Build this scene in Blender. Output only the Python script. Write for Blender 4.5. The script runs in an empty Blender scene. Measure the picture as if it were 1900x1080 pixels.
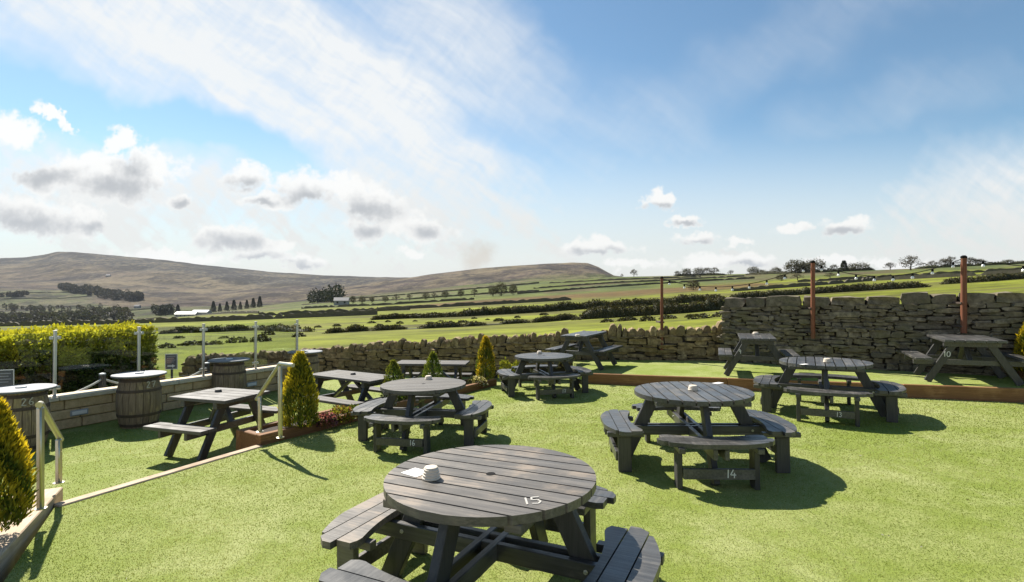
import bpy, math, random
import numpy as np
from mathutils import Matrix, Vector

random.seed(7)
RNG = np.random.default_rng(11)
R = math.radians
SC = bpy.context.scene
COL = SC.collection

# ------------------------------------------------------------------ camera
F, CX, CY, H = 980.0, 950.0, 540.0, 1.8
cam = bpy.data.cameras.new('camera')
cam.sensor_width = 36.0
cam.lens = F / 1900.0 * 36.0
cam.clip_start = 0.05
cam.clip_end = 20000
camo = bpy.data.objects.new('camera', cam)
camo.location = (0, 0, H)
camo.rotation_euler = (R(90), 0, 0)
COL.objects.link(camo)
SC.camera = camo

# ------------------------------------------------------------------ exposure, sun, world
EXPOSURE = 1.46
SC.view_settings.view_transform = 'Standard'
SC.view_settings.look = 'None'
SC.view_settings.exposure = EXPOSURE
SC.view_settings.gamma = 1.0
SC.view_settings.use_curve_mapping = False
SC.cycles.max_bounces = 5
SC.cycles.diffuse_bounces = 3
SC.cycles.transparent_max_bounces = 12
SC.cycles.volume_bounces = 0
SC.cycles.use_adaptive_sampling = True
SC.cycles.use_denoising = True

SUN_AZ, SUN_EL = R(-40), R(45)          # azimuth measured from +Y towards +X
sun_dir = Vector((math.sin(SUN_AZ) * math.cos(SUN_EL), math.cos(SUN_AZ) * math.cos(SUN_EL), math.sin(SUN_EL)))
sl = bpy.data.lights.new('sun', 'SUN')
sl.energy = 3.7
sl.angle = R(0.55)
sl.color = (1.0, 0.94, 0.84)
so = bpy.data.objects.new('sun', sl)
so.rotation_euler = (-sun_dir).to_track_quat('-Z', 'Y').to_euler()
so.location = sun_dir * 60
COL.objects.link(so)


class NT:
    """small helper for writing node trees as expressions"""
    def __init__(self, tree):
        self.t = tree
        self.n = tree.nodes
        self.l = tree.links

    def node(self, kind, **kw):
        nd = self.n.new(kind)
        for k, v in kw.items():
            setattr(nd, k, v)
        return nd

    def put(self, sock, v):
        if v is None:
            return
        if isinstance(v, bpy.types.NodeSocket):
            self.l.new(v, sock)
        else:
            sock.default_value = v

    def m(self, op, a, b=None, c=None, clamp=False):
        nd = self.node('ShaderNodeMath', operation=op, use_clamp=clamp)
        self.put(nd.inputs[0], a)
        self.put(nd.inputs[1], b)
        self.put(nd.inputs[2], c)
        return nd.outputs[0]

    def vm(self, op, a, b=None):
        nd = self.node('ShaderNodeVectorMath', operation=op)
        self.put(nd.inputs[0], a)
        self.put(nd.inputs[1], b)
        return nd.outputs['Value'] if op in ('LENGTH', 'DOT_PRODUCT') else nd.outputs[0]

    def ss(self, v, lo, hi, a=0.0, b=1.0, kind='SMOOTHSTEP'):
        nd = self.node('ShaderNodeMapRange', interpolation_type=kind)
        self.put(nd.inputs[0], v)
        self.put(nd.inputs[1], lo)
        self.put(nd.inputs[2], hi)
        self.put(nd.inputs[3], a)
        self.put(nd.inputs[4], b)
        return nd.outputs[0]

    def mix(self, f, a, b, mode='MIX'):
        nd = self.node('ShaderNodeMix', data_type='RGBA', blend_type=mode)
        self.put(nd.inputs[0], f)
        for s, v in ((nd.inputs[6], a), (nd.inputs[7], b)):
            if isinstance(v, tuple) and len(v) == 3:
                v = (*v, 1)
            self.put(s, v)
        return nd.outputs[2]

    def noise(self, vec, scale, detail=4, rough=0.55, dist=0.0, color=False):
        nd = self.node('ShaderNodeTexNoise')
        self.put(nd.inputs['Vector'], vec)
        nd.inputs['Scale'].default_value = scale
        nd.inputs['Detail'].default_value = detail
        nd.inputs['Roughness'].default_value = rough
        nd.inputs['Distortion'].default_value = dist
        return nd.outputs['Color'] if color else nd.outputs['Fac']

    def mapping(self, vec, scale=(1, 1, 1), loc=(0, 0, 0), rot=(0, 0, 0)):
        nd = self.node('ShaderNodeMapping')
        self.put(nd.inputs[0], vec)
        nd.inputs['Location'].default_value = loc
        nd.inputs['Rotation'].default_value = rot
        nd.inputs['Scale'].default_value = scale
        return nd.outputs[0]

    def xyz(self, x, y, z):
        nd = self.node('ShaderNodeCombineXYZ')
        self.put(nd.inputs[0], x)
        self.put(nd.inputs[1], y)
        self.put(nd.inputs[2], z)
        return nd.outputs[0]

    def sep(self, v):
        nd = self.node('ShaderNodeSeparateXYZ')
        self.put(nd.inputs[0], v)
        return nd.outputs


def make_world():
    w = bpy.data.worlds.new('World')
    SC.world = w
    w.use_nodes = True
    t = NT(w.node_tree)
    t.n.clear()
    out = t.node('ShaderNodeOutputWorld')
    bg = t.node('ShaderNodeBackground')
    t.l.new(bg.outputs[0], out.inputs[0])
    sky = t.node('ShaderNodeTexSky', sky_type='NISHITA', sun_disc=False)
    sky.sun_elevation = SUN_EL
    sky.sun_rotation = SUN_AZ
    sky.altitude = 300
    sky.air_density = 1.0
    sky.dust_density = 0.3
    sky.ozone_density = 1.6
    STR = 0.052
    d = t.sep(t.node('ShaderNodeTexCoord').outputs['Generated'])
    dy = t.m('MAXIMUM', t.m('ABSOLUTE', d[1]), 0.08)
    k = F / 100.0                              # cloud coordinates: hundreds of px of this lens, a plain gnomonic map of the sky
    u = t.m('MULTIPLY', t.m('DIVIDE', d[0], dy), k)
    v = t.m('MULTIPLY', t.m('DIVIDE', d[2], dy), k)
    P = t.xyz(u, v, 0)
    wob = t.vm('MULTIPLY', t.vm('SUBTRACT', t.noise(P, 1.9, 5, 0.6, color=True), (0.5, 0.5, 0.5)), (1.1, 0.72, 0))
    Pw = t.vm('ADD', P, wob)
    wob2 = t.vm('MULTIPLY', t.vm('SUBTRACT', t.noise(P, 0.45, 4, 0.55, color=True), (0.5, 0.5, 0.5)), (2.6, 2.0, 0))
    Pc = t.vm('ADD', P, wob2)

    def blob(cx, cy, rx, ry, rot=0.0, vec=None, hard=0.0):
        mp = t.node('ShaderNodeMapping', vector_type='TEXTURE')
        t.put(mp.inputs[0], vec if vec is not None else Pw)
        mp.inputs['Location'].default_value = ((cx - CX) / 100, (CY - cy) / 100, 0)
        mp.inputs['Rotation'].default_value = (0, 0, R(-rot))
        mp.inputs['Scale'].default_value = (rx / 100, ry / 100, 1)
        return t.m('SUBTRACT', 1.0, t.vm('LENGTH', mp.outputs[0]))

    def after(vec, acc):
        # keeps the evaluation order sequential so that the shader stays small
        return vec if acc is None else t.vm('ADD', vec, t.m('MULTIPLY', acc, 1e-7))

    def union(lst, vec):
        acc = None
        for b in lst:
            s = blob(*b, vec=after(vec, acc))
            acc = s if acc is None else t.m('SMOOTH_MAX', acc, s, 0.18)
        return acc

    # thin high veil: soft regions times long streaks
    def streaks(vec, ang, lx, ly, scale, detail, rough):
        mp = t.node('ShaderNodeMapping', vector_type='TEXTURE')
        t.put(mp.inputs[0], vec)
        mp.inputs['Rotation'].default_value = (0, 0, R(ang))
        mp.inputs['Scale'].default_value = (lx, ly, 1)
        return t.noise(mp.outputs[0], scale, detail, rough)
    Ps = t.vm('ADD', P, t.vm('MULTIPLY', wob2, (0.35, 0.35, 0)))
    streak = streaks(Ps, -27, 3.2, 0.8, 1.1, 6, 0.6)
    fine = t.m('ADD', t.m('MULTIPLY', streaks(Ps, -40, 4.0, 0.55, 2.0, 6, 0.62), 0.65), t.m('MULTIPLY', streaks(Ps, 52, 2.2, 0.5, 2.6, 4, 0.55), 0.35))
    veil = None
    for (cx, cy, rx, ry, rot, a) in [
            (330, 70, 780, 210, 22, 1.15), (640, 200, 480, 170, 33, 0.95), (850, 70, 330, 150, 40, 0.7), (520, 40, 480, 150, 20, 0.5),
            (60, 330, 520, 150, 0, 0.6), (250, 430, 1000, 190, 3, 1.3), (900, 420, 480, 180, 0, 0.75), (700, 540, 1600, 90, 0, 1.0),
            (1830, 410, 680, 190, -16, 1.05), (1450, 540, 1000, 120, 0, 0.9), (1500, 60, 560, 110, -24, 0.18),
            (1650, 210, 460, 90, -18, 0.18), (1180, 260, 340, 150, 20, 0.25), (-700, 300, 900, 400, 0, 0.6), (2600, 300, 700, 300, 0, 0.55),
            (400, -500, 1500, 420, 10, 0.45)]:
        s = t.m('MULTIPLY', t.ss(blob(cx, cy, rx, ry, rot, vec=after(Pc, veil)), 0.0, 0.85), a)
        veil = s if veil is None else t.m('ADD', veil, s)
    for (cx, cy, rx, ry, rot, a) in [(215, 200, 230, 66, 12, 0.55), (460, 268, 280, 56, 16, 0.58), (50, 190, 120, 66, 0, 0.5)]:
        veil = t.m('SUBTRACT', veil, t.m('MULTIPLY', t.ss(blob(cx, cy, rx, ry, rot, vec=after(Pc, veil)), 0.0, 0.8), a))
    veil = t.m('MINIMUM', veil, 1.12)
    veil = t.m('MULTIPLY', veil, t.ss(t.m('ADD', t.m('MULTIPLY', streak, 0.5), t.m('MULTIPLY', fine, 0.5)), 0.33, 0.64, 0.34, 1.12, 'LINEAR'))
    veil = t.m('MAXIMUM', t.m('MINIMUM', veil, 0.97), t.ss(v, 0.0, 3.4, 0.96, 0.0))

    whites = [(25, 245, 66, 40), (100, 218, 66, 13, 38), (225, 262, 46, 26),
              (205, 338, 130, 50, 6), (170, 308, 100, 36), (280, 312, 80, 40), (95, 328, 90, 32), (335, 374, 30, 18),
              (60, 400, 130, 50, 6), (150, 410, 60, 34, 10),
              (463, 330, 54, 32), (560, 345, 74, 42), (640, 350, 70, 36), (700, 372, 66, 56), (500, 372, 70, 18),
              (680, 422, 54, 32), (780, 424, 80, 32, 14), (765, 464, 46, 13),
              (425, 442, 90, 32), (500, 456, 66, 14), (480, 472, 74, 18, 8), (560, 488, 54, 15, 10), (330, 478, 130, 20),
              (1225, 374, 42, 19), (1278, 405, 42, 12), (1290, 440, 46, 17), (1370, 449, 50, 10), (1105, 460, 80, 22),
              (1464, 427, 42, 16), (1560, 416, 70, 22), (1320, 480, 60, 18), (1395, 480, 56, 18), (1560, 484, 80, 14), (1180, 492, 80, 12), (1660, 494, 90, 12)]
    greys = [(85, 328, 90, 28), (220, 348, 120, 34, 4), (245, 320, 50, 30), (45, 412, 140, 36, 6), (165, 418, 50, 20, 10), (334, 378, 22, 14),
             (455, 342, 46, 18), (565, 364, 66, 26, 6), (490, 375, 42, 10), (690, 388, 76, 34, 8), (680, 428, 50, 22), (790, 430, 52, 20, 10),
             (430, 450, 90, 22), (480, 478, 60, 14), (560, 493, 50, 11, 10),
             (1225, 384, 40, 9), (1105, 469, 74, 13), (1560, 427, 70, 13), (1290, 449, 44, 10), (1385, 490, 60, 11), (1278, 412, 38, 6)]
    det = t.noise(P, 2.9, 7, 0.64)
    detc = t.m('MULTIPLY', t.m('SUBTRACT', det, 0.5), 1.5)
    W = t.ss(t.m('ADD', union(whites, Pw), detc), 0.0, 0.5)
    G = t.ss(t.m('ADD', union(greys, t.vm('ADD', P, t.vm('MULTIPLY', wob, (0.6, 0.5, 0)))), t.m('MULTIPLY', detc, 0.9)), -0.1, 1.0)

    E0 = 2 ** -EXPOSURE
    low = t.ss(v, 0.0, 3.2, 1.0, 0.0)
    skyc = t.node('ShaderNodeVectorMath', operation='SCALE')
    t.l.new(sky.outputs[0], skyc.inputs[0])
    skyc.inputs['Scale'].default_value = STR
    blue = t.mix(1.0, skyc.outputs[0], (0.80, 0.95, 0.93), 'MULTIPLY')
    veilc = t.mix(low, (0.90 * E0, 0.92 * E0, 0.93 * E0), (0.78 * E0, 0.78 * E0, 0.755 * E0))
    c = t.mix(veil, blue, veilc)
    # smoke drifting off the moor
    sm = t.m('MULTIPLY', t.ss(t.m('ADD', blob(888, 478, 46, 46, 25, vec=Pw), t.m('MULTIPLY', detc, 0.4)), 0.0, 0.9), 0.5)
    c = t.mix(sm, c, (0.60 * E0, 0.50 * E0, 0.40 * E0))
    c = t.mix(t.m('MULTIPLY', W, 0.96), c, t.mix(low, (1.0 * E0, 1.0 * E0, 0.99 * E0), (0.93 * E0, 0.925 * E0, 0.90 * E0)))
    c = t.mix(t.m('MULTIPLY', t.m('MULTIPLY', G, W), 1.0), c, (0.52 * E0, 0.545 * E0, 0.57 * E0))
    t.l.new(c, bg.inputs[0])
    bg.inputs[1].default_value = 1.0
    w.cycles.sampling_method = 'NONE'


make_world()

# ------------------------------------------------------------------ helpers
def pix(px, py, Y):
    """point on the ray of a photo pixel at depth Y"""
    return Vector(((px - CX) / F * Y, Y, H - (py - CY) / F * Y))


def pixz(px, py, z):
    Y = F * (H - z) / (py - CY)
    return Vector(((px - CX) / F * Y, Y, z))


def lawn_z(x, y):
    return 0.015 * x - 0.012 * (y - 3.0)


LOW = -0.36      # the sunk terrace


def low_z(x, y):
    return -0.33 - 0.012 * (y - 6)


def ter_z(x, y):
    # raised terrace along the far wall
    return 0.12 + (x - 1.6) * 0.022


class MB:
    """collects boxes, prisms, tubes and lathes; build() links ONE mesh object"""
    def __init__(self):
        self.v = []
        self.f = []

    def add(self, vs, fs):
        o = len(self.v)
        self.v += [tuple(p) for p in vs]
        self.f += [tuple(i + o for i in q) for q in fs]
        return self

    def box(self, x0, x1, y0, y1, z0, z1, M=None, bev=0.0):
        if bev > 0:
            b = min(bev, (x1 - x0) / 3, (y1 - y0) / 3, (z1 - z0) / 3)
            prof = [(x0 + b, y0), (x1 - b, y0), (x1, y0 + b), (x1, y1 - b), (x1 - b, y1), (x0 + b, y1), (x0, y1 - b), (x0, y0 + b)]
            cx, cy = (x0 + x1) / 2, (y0 + y1) / 2
            inn = [(p[0] + (b if p[0] < cx else -b) * (1 if p[0] in (x0, x1) else 0), p[1] + (b if p[1] < cy else -b) * (1 if p[1] in (y0, y1) else 0)) for p in prof]
            vs = [(*p, z0) for p in inn] + [(*p, z0 + b) for p in prof] + [(*p, z1 - b) for p in prof] + [(*p, z1) for p in inn]
            fs = [tuple(reversed(range(8))), tuple(range(24, 32))]
            for k in range(3):
                for i in range(8):
                    j = (i + 1) % 8
                    fs.append((k * 8 + i, k * 8 + j, k * 8 + 8 + j, k * 8 + 8 + i))
        else:
            vs = [(x, y, z) for z in (z0, z1) for x, y in ((x0, y0), (x1, y0), (x1, y1), (x0, y1))]
            fs = [(3, 2, 1, 0), (4, 5, 6, 7), (0, 1, 5, 4), (1, 2, 6, 5), (2, 3, 7, 6), (3, 0, 4, 7)]
        if M is not None:
            vs = [M @ Vector(p) for p in vs]
        return self.add(vs, fs)

    def bar(self, a, b, w, t, up=(0, 0, 1), bev=0.004):
        """rectangular bar from a to b, w wide (sideways), t thick (along up)"""
        a, b = Vector(a), Vector(b)
        d = (b - a)
        L = d.length
        d.normalize()
        s = d.cross(Vector(up)).normalized()
        n = s.cross(d).normalized()
        M = Matrix((( d.x, s.x, n.x, a.x), (d.y, s.y, n.y, a.y), (d.z, s.z, n.z, a.z), (0, 0, 0, 1)))
        return self.box(0, L, -w / 2, w / 2, -t / 2, t / 2, M, bev)

    def tube(self, pts, r, n=8, close=True):
        pts = [Vector(p) for p in pts]
        rs = r if isinstance(r, (list, tuple)) else [r] * len(pts)
        vs, fs = [], []
        for i, p in enumerate(pts):
            d = (pts[min(i + 1, len(pts) - 1)] - pts[max(i - 1, 0)]).normalized()
            s = d.cross(Vector((0.13, 0.07, 1)) if abs(d.z) < 0.95 else Vector((1, 0, 0))).normalized()
            q = d.cross(s)
            for k in range(n):
                a = 2 * math.pi * k / n
                vs.append(p + (s * math.cos(a) + q * math.sin(a)) * rs[i])
        for i in range(len(pts) - 1):
            for k in range(n):
                j = (k + 1) % n
                fs.append((i * n + k, i * n + j, i * n + n + j, i * n + n + k))
        if close:
            fs.append(tuple(reversed(range(n))))
            fs.append(tuple(range((len(pts) - 1) * n, len(pts) * n)))
        return self.add(vs, fs)

    def lathe(self, prof, n=24, z0=0.0, c=(0, 0)):
        vs, fs = [], []
        for r, z in prof:
            for k in range(n):
                a = 2 * math.pi * k / n
                vs.append((c[0] + r * math.cos(a), c[1] + r * math.sin(a), z + z0))
        for i in range(len(prof) - 1):
            for k in range(n):
                j = (k + 1) % n
                fs.append((i * n + k, i * n + j, i * n + n + j, i * n + n + k))
        fs.append(tuple(reversed(range(n))))
        fs.append(tuple(range((len(prof) - 1) * n, len(prof) * n)))
        return self.add(vs, fs)

    def poly(self, outline, z0, z1):
        n = len(outline)
        vs = [(x, y, z0) for x, y in outline] + [(x, y, z1) for x, y in outline]
        fs = [tuple(reversed(range(n))), tuple(range(n, 2 * n))] + [(i, (i + 1) % n, n + (i + 1) % n, n + i) for i in range(n)]
        return self.add(vs, fs)

    def mesh(self, name, mat, smooth=False):
        me = bpy.data.meshes.new(name)
        me.from_pydata(self.v, [], self.f)
        if mat:
            me.materials.append(mat)
        if smooth:
            me.polygons.foreach_set('use_smooth', [True] * len(me.polygons))
            me.set_sharp_from_angle(angle=R(38))
        me.update()
        return me

    def build(self, name, mat, parent=None, smooth=False):
        return link(name, self.mesh(name, mat, smooth), parent)


def link(name, me, parent=None, M=None):
    o = bpy.data.objects.new(name, me)
    COL.objects.link(o)
    if parent is not None:
        o.parent = parent
    if M is not None:
        o.matrix_basis = M
    return o


def tag(o, label=None, cat=None, group=None, kind=None):
    if label:
        o['label'] = label
    if cat:
        o['category'] = cat
    if group:
        o['group'] = group
    if kind or cat:
        o['kind'] = kind or 'thing'
    return o


def empty(name, loc, rz=0.0, label=None, cat=None, group=None, tilt=None, scale=1.0):
    o = bpy.data.objects.new(name, None)
    o.empty_display_size = 0.2
    COL.objects.link(o)
    place(o, loc, rz, tilt, scale)
    return tag(o, label, cat, group)


def place(o, loc, rz=0.0, tilt=None, scale=1.0):
    M = Matrix.Rotation(rz, 4, 'Z')
    if tilt:
        n = Vector((-tilt[0], -tilt[1], 1)).normalized()
        M = Vector((0, 0, 1)).rotation_difference(n).to_matrix().to_4x4() @ M
    o.matrix_basis = Matrix.Translation(Vector(loc)) @ M @ Matrix.Scale(scale, 4)


def copy_tree(o, parent=None):
    c = o.copy()
    COL.objects.link(c)
    c.parent = parent
    for ch in list(o.children):
        copy_tree(ch, c)
    return c


def np_mesh(name, V, Fq, mat, cols=None, parent=None, smooth=False):
    """V (n,3), Fq (m,k) arrays -> one object; cols (n,3) point colours"""
    me = bpy.data.meshes.new(name)
    V = np.asarray(V, np.float32)
    Fq = np.asarray(Fq, np.int32)
    m, k = Fq.shape
    me.vertices.add(len(V))
    me.vertices.foreach_set('co', V.ravel())
    me.loops.add(m * k)
    me.loops.foreach_set('vertex_index', Fq.ravel())
    me.polygons.add(m)
    me.polygons.foreach_set('loop_start', np.arange(0, m * k, k, dtype=np.int32))
    if smooth:
        me.polygons.foreach_set('use_smooth', np.ones(m, bool))
    me.update(calc_edges=True)
    if cols is not None:
        at = me.color_attributes.new('Col', 'FLOAT_COLOR', 'POINT')
        c4 = np.ones((len(V), 4), np.float32)
        c4[:, :3] = cols
        at.data.foreach_set('color', c4.ravel())
    if mat:
        me.materials.append(mat)
    return link(name, me, parent)


def unit(a):
    return a / np.maximum(np.linalg.norm(a, axis=-1, keepdims=True), 1e-9)


def leaves(P, D, L, Wd, cols, rng=RNG):
    """kite-shaped leaves: P (n,3) bases, D (n,3) directions, lengths L, widths Wd -> V, F, C"""
    n = len(P)
    D = unit(D)
    S = unit(np.cross(D, unit(rng.normal(size=(n, 3)))))
    L = np.broadcast_to(L, (n,))[:, None]
    Wd = np.broadcast_to(Wd, (n,))[:, None]
    V = np.stack([P, P + D * L * .45 + S * Wd * .5, P + D * L, P + D * L * .45 - S * Wd * .5], 1).reshape(-1, 3)
    Fq = np.arange(n * 4).reshape(n, 4)
    C = np.repeat(cols, 4, 0)
    return V, Fq, C


def join(parts):
    V, Fq, C, o = [], [], [], 0
    for v, f, c in parts:
        V.append(v)
        Fq.append(f + o)
        C.append(c)
        o += len(v)
    return np.concatenate(V), np.concatenate(Fq), np.concatenate(C)


# ------------------------------------------------------------------ materials
def mat(name, fn, bump=None):
    m = bpy.data.materials.new(name)
    m.use_nodes = True
    t = NT(m.node_tree)
    b = t.n['Principled BSDF']
    fn(t, b)
    return m


def bumped(t, b, h, strength, dist=0.01):
    nd = t.node('ShaderNodeBump')
    nd.inputs['Strength'].default_value = strength
    nd.inputs['Distance'].default_value = dist
    t.put(nd.inputs['Height'], h)
    t.l.new(nd.outputs[0], b.inputs['Normal'])


def oc(t):
    return t.node('ShaderNodeTexCoord').outputs['Object']


def rnd(t):
    return t.node('ShaderNodeObjectInfo').outputs['Random']


def wood(name, c1, c2, rough=0.5, grain=1.0, wear=None, wear_amt=0.3, axis=0, spec=0.5):
    c1, c2 = tuple(x * 1.25 for x in c1), tuple(x * 1.25 for x in c2)
    wear = tuple(x * 1.2 for x in wear) if wear else None
    def fn(t, b):
        o = oc(t)
        r = rnd(t)
        sc = [22, 22, 22]
        sc[axis] = 1.3
        off = t.vm('ADD', o, t.xyz(t.m('MULTIPLY', r, 9.0), t.m('MULTIPLY', r, 5.0), 0))
        g = t.noise(t.mapping(off, scale=tuple(sc)), 2.2, 6, 0.65)
        bl = t.noise(off, 3.5, 5, 0.6)
        c = t.mix(t.ss(g, 0.3, 0.7), c1, c2)
        c = t.mix(t.m('MULTIPLY', t.ss(r, 0.0, 1.0, -0.1, 0.42), 1.0, clamp=True), c, tuple(x * 0.6 for x in c1))
        if wear:
            wv = t.m('MULTIPLY', t.ss(t.m('ADD', t.m('MULTIPLY', bl, 0.7), t.m('MULTIPLY', g, 0.3)), 0.5, 0.66), wear_amt)
            c = t.mix(wv, c, wear)
        t.put(b.inputs['Base Color'], c)
        t.put(b.inputs['Roughness'], t.ss(bl, 0.3, 0.7, rough - 0.1, rough + 0.14))
        b.inputs['Specular IOR Level'].default_value = spec
        bumped(t, b, t.m('ADD', g, t.m('MULTIPLY', bl, 0.4)), 0.35 * grain, 0.004)
    return mat(name, fn)


def plain(name, c, rough=0.6, metal=0.0, var=0.25, scale=8, bump=0.15, spec=0.5):
    def fn(t, b):
        o = oc(t)
        n = t.noise(o, scale, 5, 0.6)
        t.put(b.inputs['Base Color'], t.mix(n, tuple(x * (1 - var) for x in c), tuple(min(1, x * (1 + var)) for x in c)))
        b.inputs['Roughness'].default_value = rough
        b.inputs['Metallic'].default_value = metal
        b.inputs['Specular IOR Level'].default_value = spec
        if bump:
            bumped(t, b, t.noise(o, scale * 6, 3), bump, 0.004)
    return mat(name, fn)


def foliage(name, rough=0.55, trans=0.35):
    m = bpy.data.materials.new(name)
    m.use_nodes = True
    t = NT(m.node_tree)
    t.n.clear()
    out = t.node('ShaderNodeOutputMaterial')
    at = t.node('ShaderNodeVertexColor', layer_name='Col')
    p = t.node('ShaderNodeBsdfPrincipled')
    p.inputs['Roughness'].default_value = rough
    p.inputs['Specular IOR Level'].default_value = 0.3
    tr = t.node('ShaderNodeBsdfTranslucent')
    t.l.new(at.outputs[0], p.inputs['Base Color'])
    t.l.new(t.mix(1.0, at.outputs[0], (1.25, 1.15, 0.6), 'MULTIPLY'), tr.inputs[0])
    mx = t.node('ShaderNodeMixShader')
    mx.inputs[0].default_value = trans
    t.l.new(p.outputs[0], mx.inputs[1])
    t.l.new(tr.outputs[0], mx.inputs[2])
    t.l.new(mx.outputs[0], out.inputs[0])
    return m


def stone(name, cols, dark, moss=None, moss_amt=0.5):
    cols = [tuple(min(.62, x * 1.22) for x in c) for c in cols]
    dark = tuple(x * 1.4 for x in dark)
    def fn(t, b):
        o = oc(t)
        r = rnd(t)
        cr = t.node('ShaderNodeValToRGB')
        cr.color_ramp.interpolation = 'LINEAR'
        for i, c in enumerate(cols):
            e = cr.color_ramp.elements[i] if i < 2 else cr.color_ramp.elements.new(i / (len(cols) - 1))
            e.position = i / (len(cols) - 1)
            e.color = (*c, 1)
        t.put(cr.inputs[0], r)
        wpos = t.node('ShaderNodeNewGeometry').outputs['Position']
        off = t.vm('ADD', wpos, t.xyz(t.m('MULTIPLY', r, 31.0), t.m('MULTIPLY', r, 17.0), r))
        n = t.noise(off, 9, 7, 0.65)
        n2 = t.noise(off, 38, 4, 0.6)
        c = t.mix(t.ss(n, 0.35, 0.72), dark, cr.outputs[0])
        c = t.mix(t.ss(n2, 0.35, 0.7, 0.0, 0.35), c, tuple(min(1, x * 1.25) for x in cols[0]))
        if moss:
            nm = t.noise(wpos, 2.1, 5, 0.6)
            c = t.mix(t.m('MULTIPLY', t.ss(nm, 0.47, 0.66), moss_amt), c, moss)
        t.put(b.inputs['Base Color'], c)
        b.inputs['Roughness'].default_value = 0.9
        b.inputs['Specular IOR Level'].default_value = 0.2
        bumped(t, b, t.m('ADD', n, t.m('MULTIPLY', n2, 0.4)), 0.7, 0.012)
    return mat(name, fn)


M_PAINT = wood('black_painted_timber', (0.032, 0.031, 0.030), (0.066, 0.064, 0.060), 0.38, 1.2, (0.14, 0.125, 0.105), 0.55, spec=0.6)
M_PAINT_Z = wood('black_painted_timber_upright', (0.026, 0.025, 0.024), (0.050, 0.048, 0.044), 0.5, 0.8, (0.07, 0.06, 0.045), 0.3, axis=2)
M_WORN = wood('worn_dark_timber', (0.062, 0.054, 0.046), (0.125, 0.110, 0.093), 0.46, 1.4, (0.20, 0.155, 0.115), 0.8)
M_GREYTOP = wood('weathered_grey_timber', (0.050, 0.045, 0.040), (0.088, 0.081, 0.072), 0.65, 1.2, (0.15, 0.135, 0.115), 0.6)
M_SLEEPER = wood('brown_sleeper', (0.155, 0.074, 0.030), (0.235, 0.118, 0.052), 0.7, 1.0, (0.33, 0.19, 0.09), 0.5, spec=0.25)
M_SLEEPER_PALE = wood('pale_sleeper', (0.30, 0.225, 0.15), (0.43, 0.335, 0.235), 0.75, 1.0, (0.17, 0.10, 0.06), 0.5, spec=0.25)
M_POLE = wood('brown_stained_pole', (0.13, 0.046, 0.024), (0.21, 0.080, 0.040), 0.65, 1.0, (0.13, 0.07, 0.04), 0.5, axis=2, spec=0.25)
M_WHITE = plain('white_paint', (0.72, 0.72, 0.68), 0.7, var=0.15, scale=60)
M_CHALK = plain('faded_chalk_paint', (0.42, 0.40, 0.36), 0.8, var=0.3, scale=60)
M_CREAM = plain('cream_ceramic', (0.62, 0.53, 0.42), 0.55, var=0.14, scale=25)
M_CARD = plain('white_card', (0.75, 0.73, 0.70), 0.8, var=0.06)
M_STEEL = plain('brushed_steel', (0.52, 0.48, 0.38), 0.32, 0.9, var=0.1, scale=30, bump=0.03)
M_SATIN = plain('satin_steel', (0.62, 0.60, 0.55), 0.38, 0.75, var=0.06, scale=30, bump=0.0)
M_ZINC = plain('zinc_sheet', (0.13, 0.14, 0.155), 0.6, 0.0, var=0.22, scale=7, bump=0.1)
M_HOOP = plain('rusty_hoop_iron', (0.085, 0.060, 0.045), 0.7, 0.4, var=0.4, scale=14)
M_SOIL = plain('soil', (0.035, 0.024, 0.017), 0.95, var=0.5, scale=40, bump=0.8)
M_ROPE = plain('white_rope', (0.58, 0.55, 0.48), 0.9, var=0.2, scale=120, bump=0.5)
M_BLACK = plain('black_rubber', (0.008, 0.008, 0.008), 0.8, var=0.2, spec=0.1)
M_BOLT = plain('zinc_bolt', (0.5, 0.5, 0.48), 0.4, 0.8, var=0.1, bump=0)
M_SIGN = plain('slate_grey_board', (0.10, 0.105, 0.11), 0.6, var=0.15)
M_LAMPGREY = plain('grey_lamp_plate', (0.33, 0.34, 0.36), 0.5, 0.1, var=0.1)
M_ASPHALT = plain('grey_gravel_path', (0.17, 0.16, 0.145), 0.95, var=0.35, scale=30, bump=0.6)
M_BARREL = wood('weathered_oak_stave', (0.125, 0.092, 0.062), (0.23, 0.175, 0.12), 0.75, 1.6, (0.30, 0.24, 0.12), 0.7, axis=2, spec=0.25)
M_LEAF = foliage('leaf', 0.55, 0.48)
M_LEAF_DULL = foliage('dull_leaf', 0.8, 0.15)
M_BARK = plain('bark', (0.075, 0.058, 0.042), 0.9, var=0.4, scale=20, bump=0.6)
M_STONE_LOW = stone('field_stone', [(0.20, 0.145, 0.075), (0.33, 0.245, 0.13), (0.14, 0.105, 0.06), (0.40, 0.31, 0.175), (0.26, 0.18, 0.09)], (0.075, 0.055, 0.032), (0.17, 0.15, 0.055), 0.3)
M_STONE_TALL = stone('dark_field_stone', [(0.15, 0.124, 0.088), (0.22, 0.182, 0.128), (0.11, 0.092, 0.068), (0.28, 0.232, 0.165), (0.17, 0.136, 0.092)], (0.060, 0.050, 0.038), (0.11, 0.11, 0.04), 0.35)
M_CORE = plain('wall_core', (0.035, 0.028, 0.020), 0.95, var=0.4, scale=12, bump=0.4)
M_SANDSTONE = stone('sandstone_block', [(0.50, 0.365, 0.20), (0.52, 0.39, 0.225), (0.44, 0.31, 0.165), (0.52, 0.38, 0.215)], (0.33, 0.235, 0.13))
M_COPING = stone('sandstone_coping', [(0.50, 0.43, 0.32), (0.55, 0.48, 0.37), (0.48, 0.40, 0.29)], (0.40, 0.33, 0.24))
M_MORTAR = plain('mortar', (0.24, 0.19, 0.12), 0.95, var=0.2)


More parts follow.
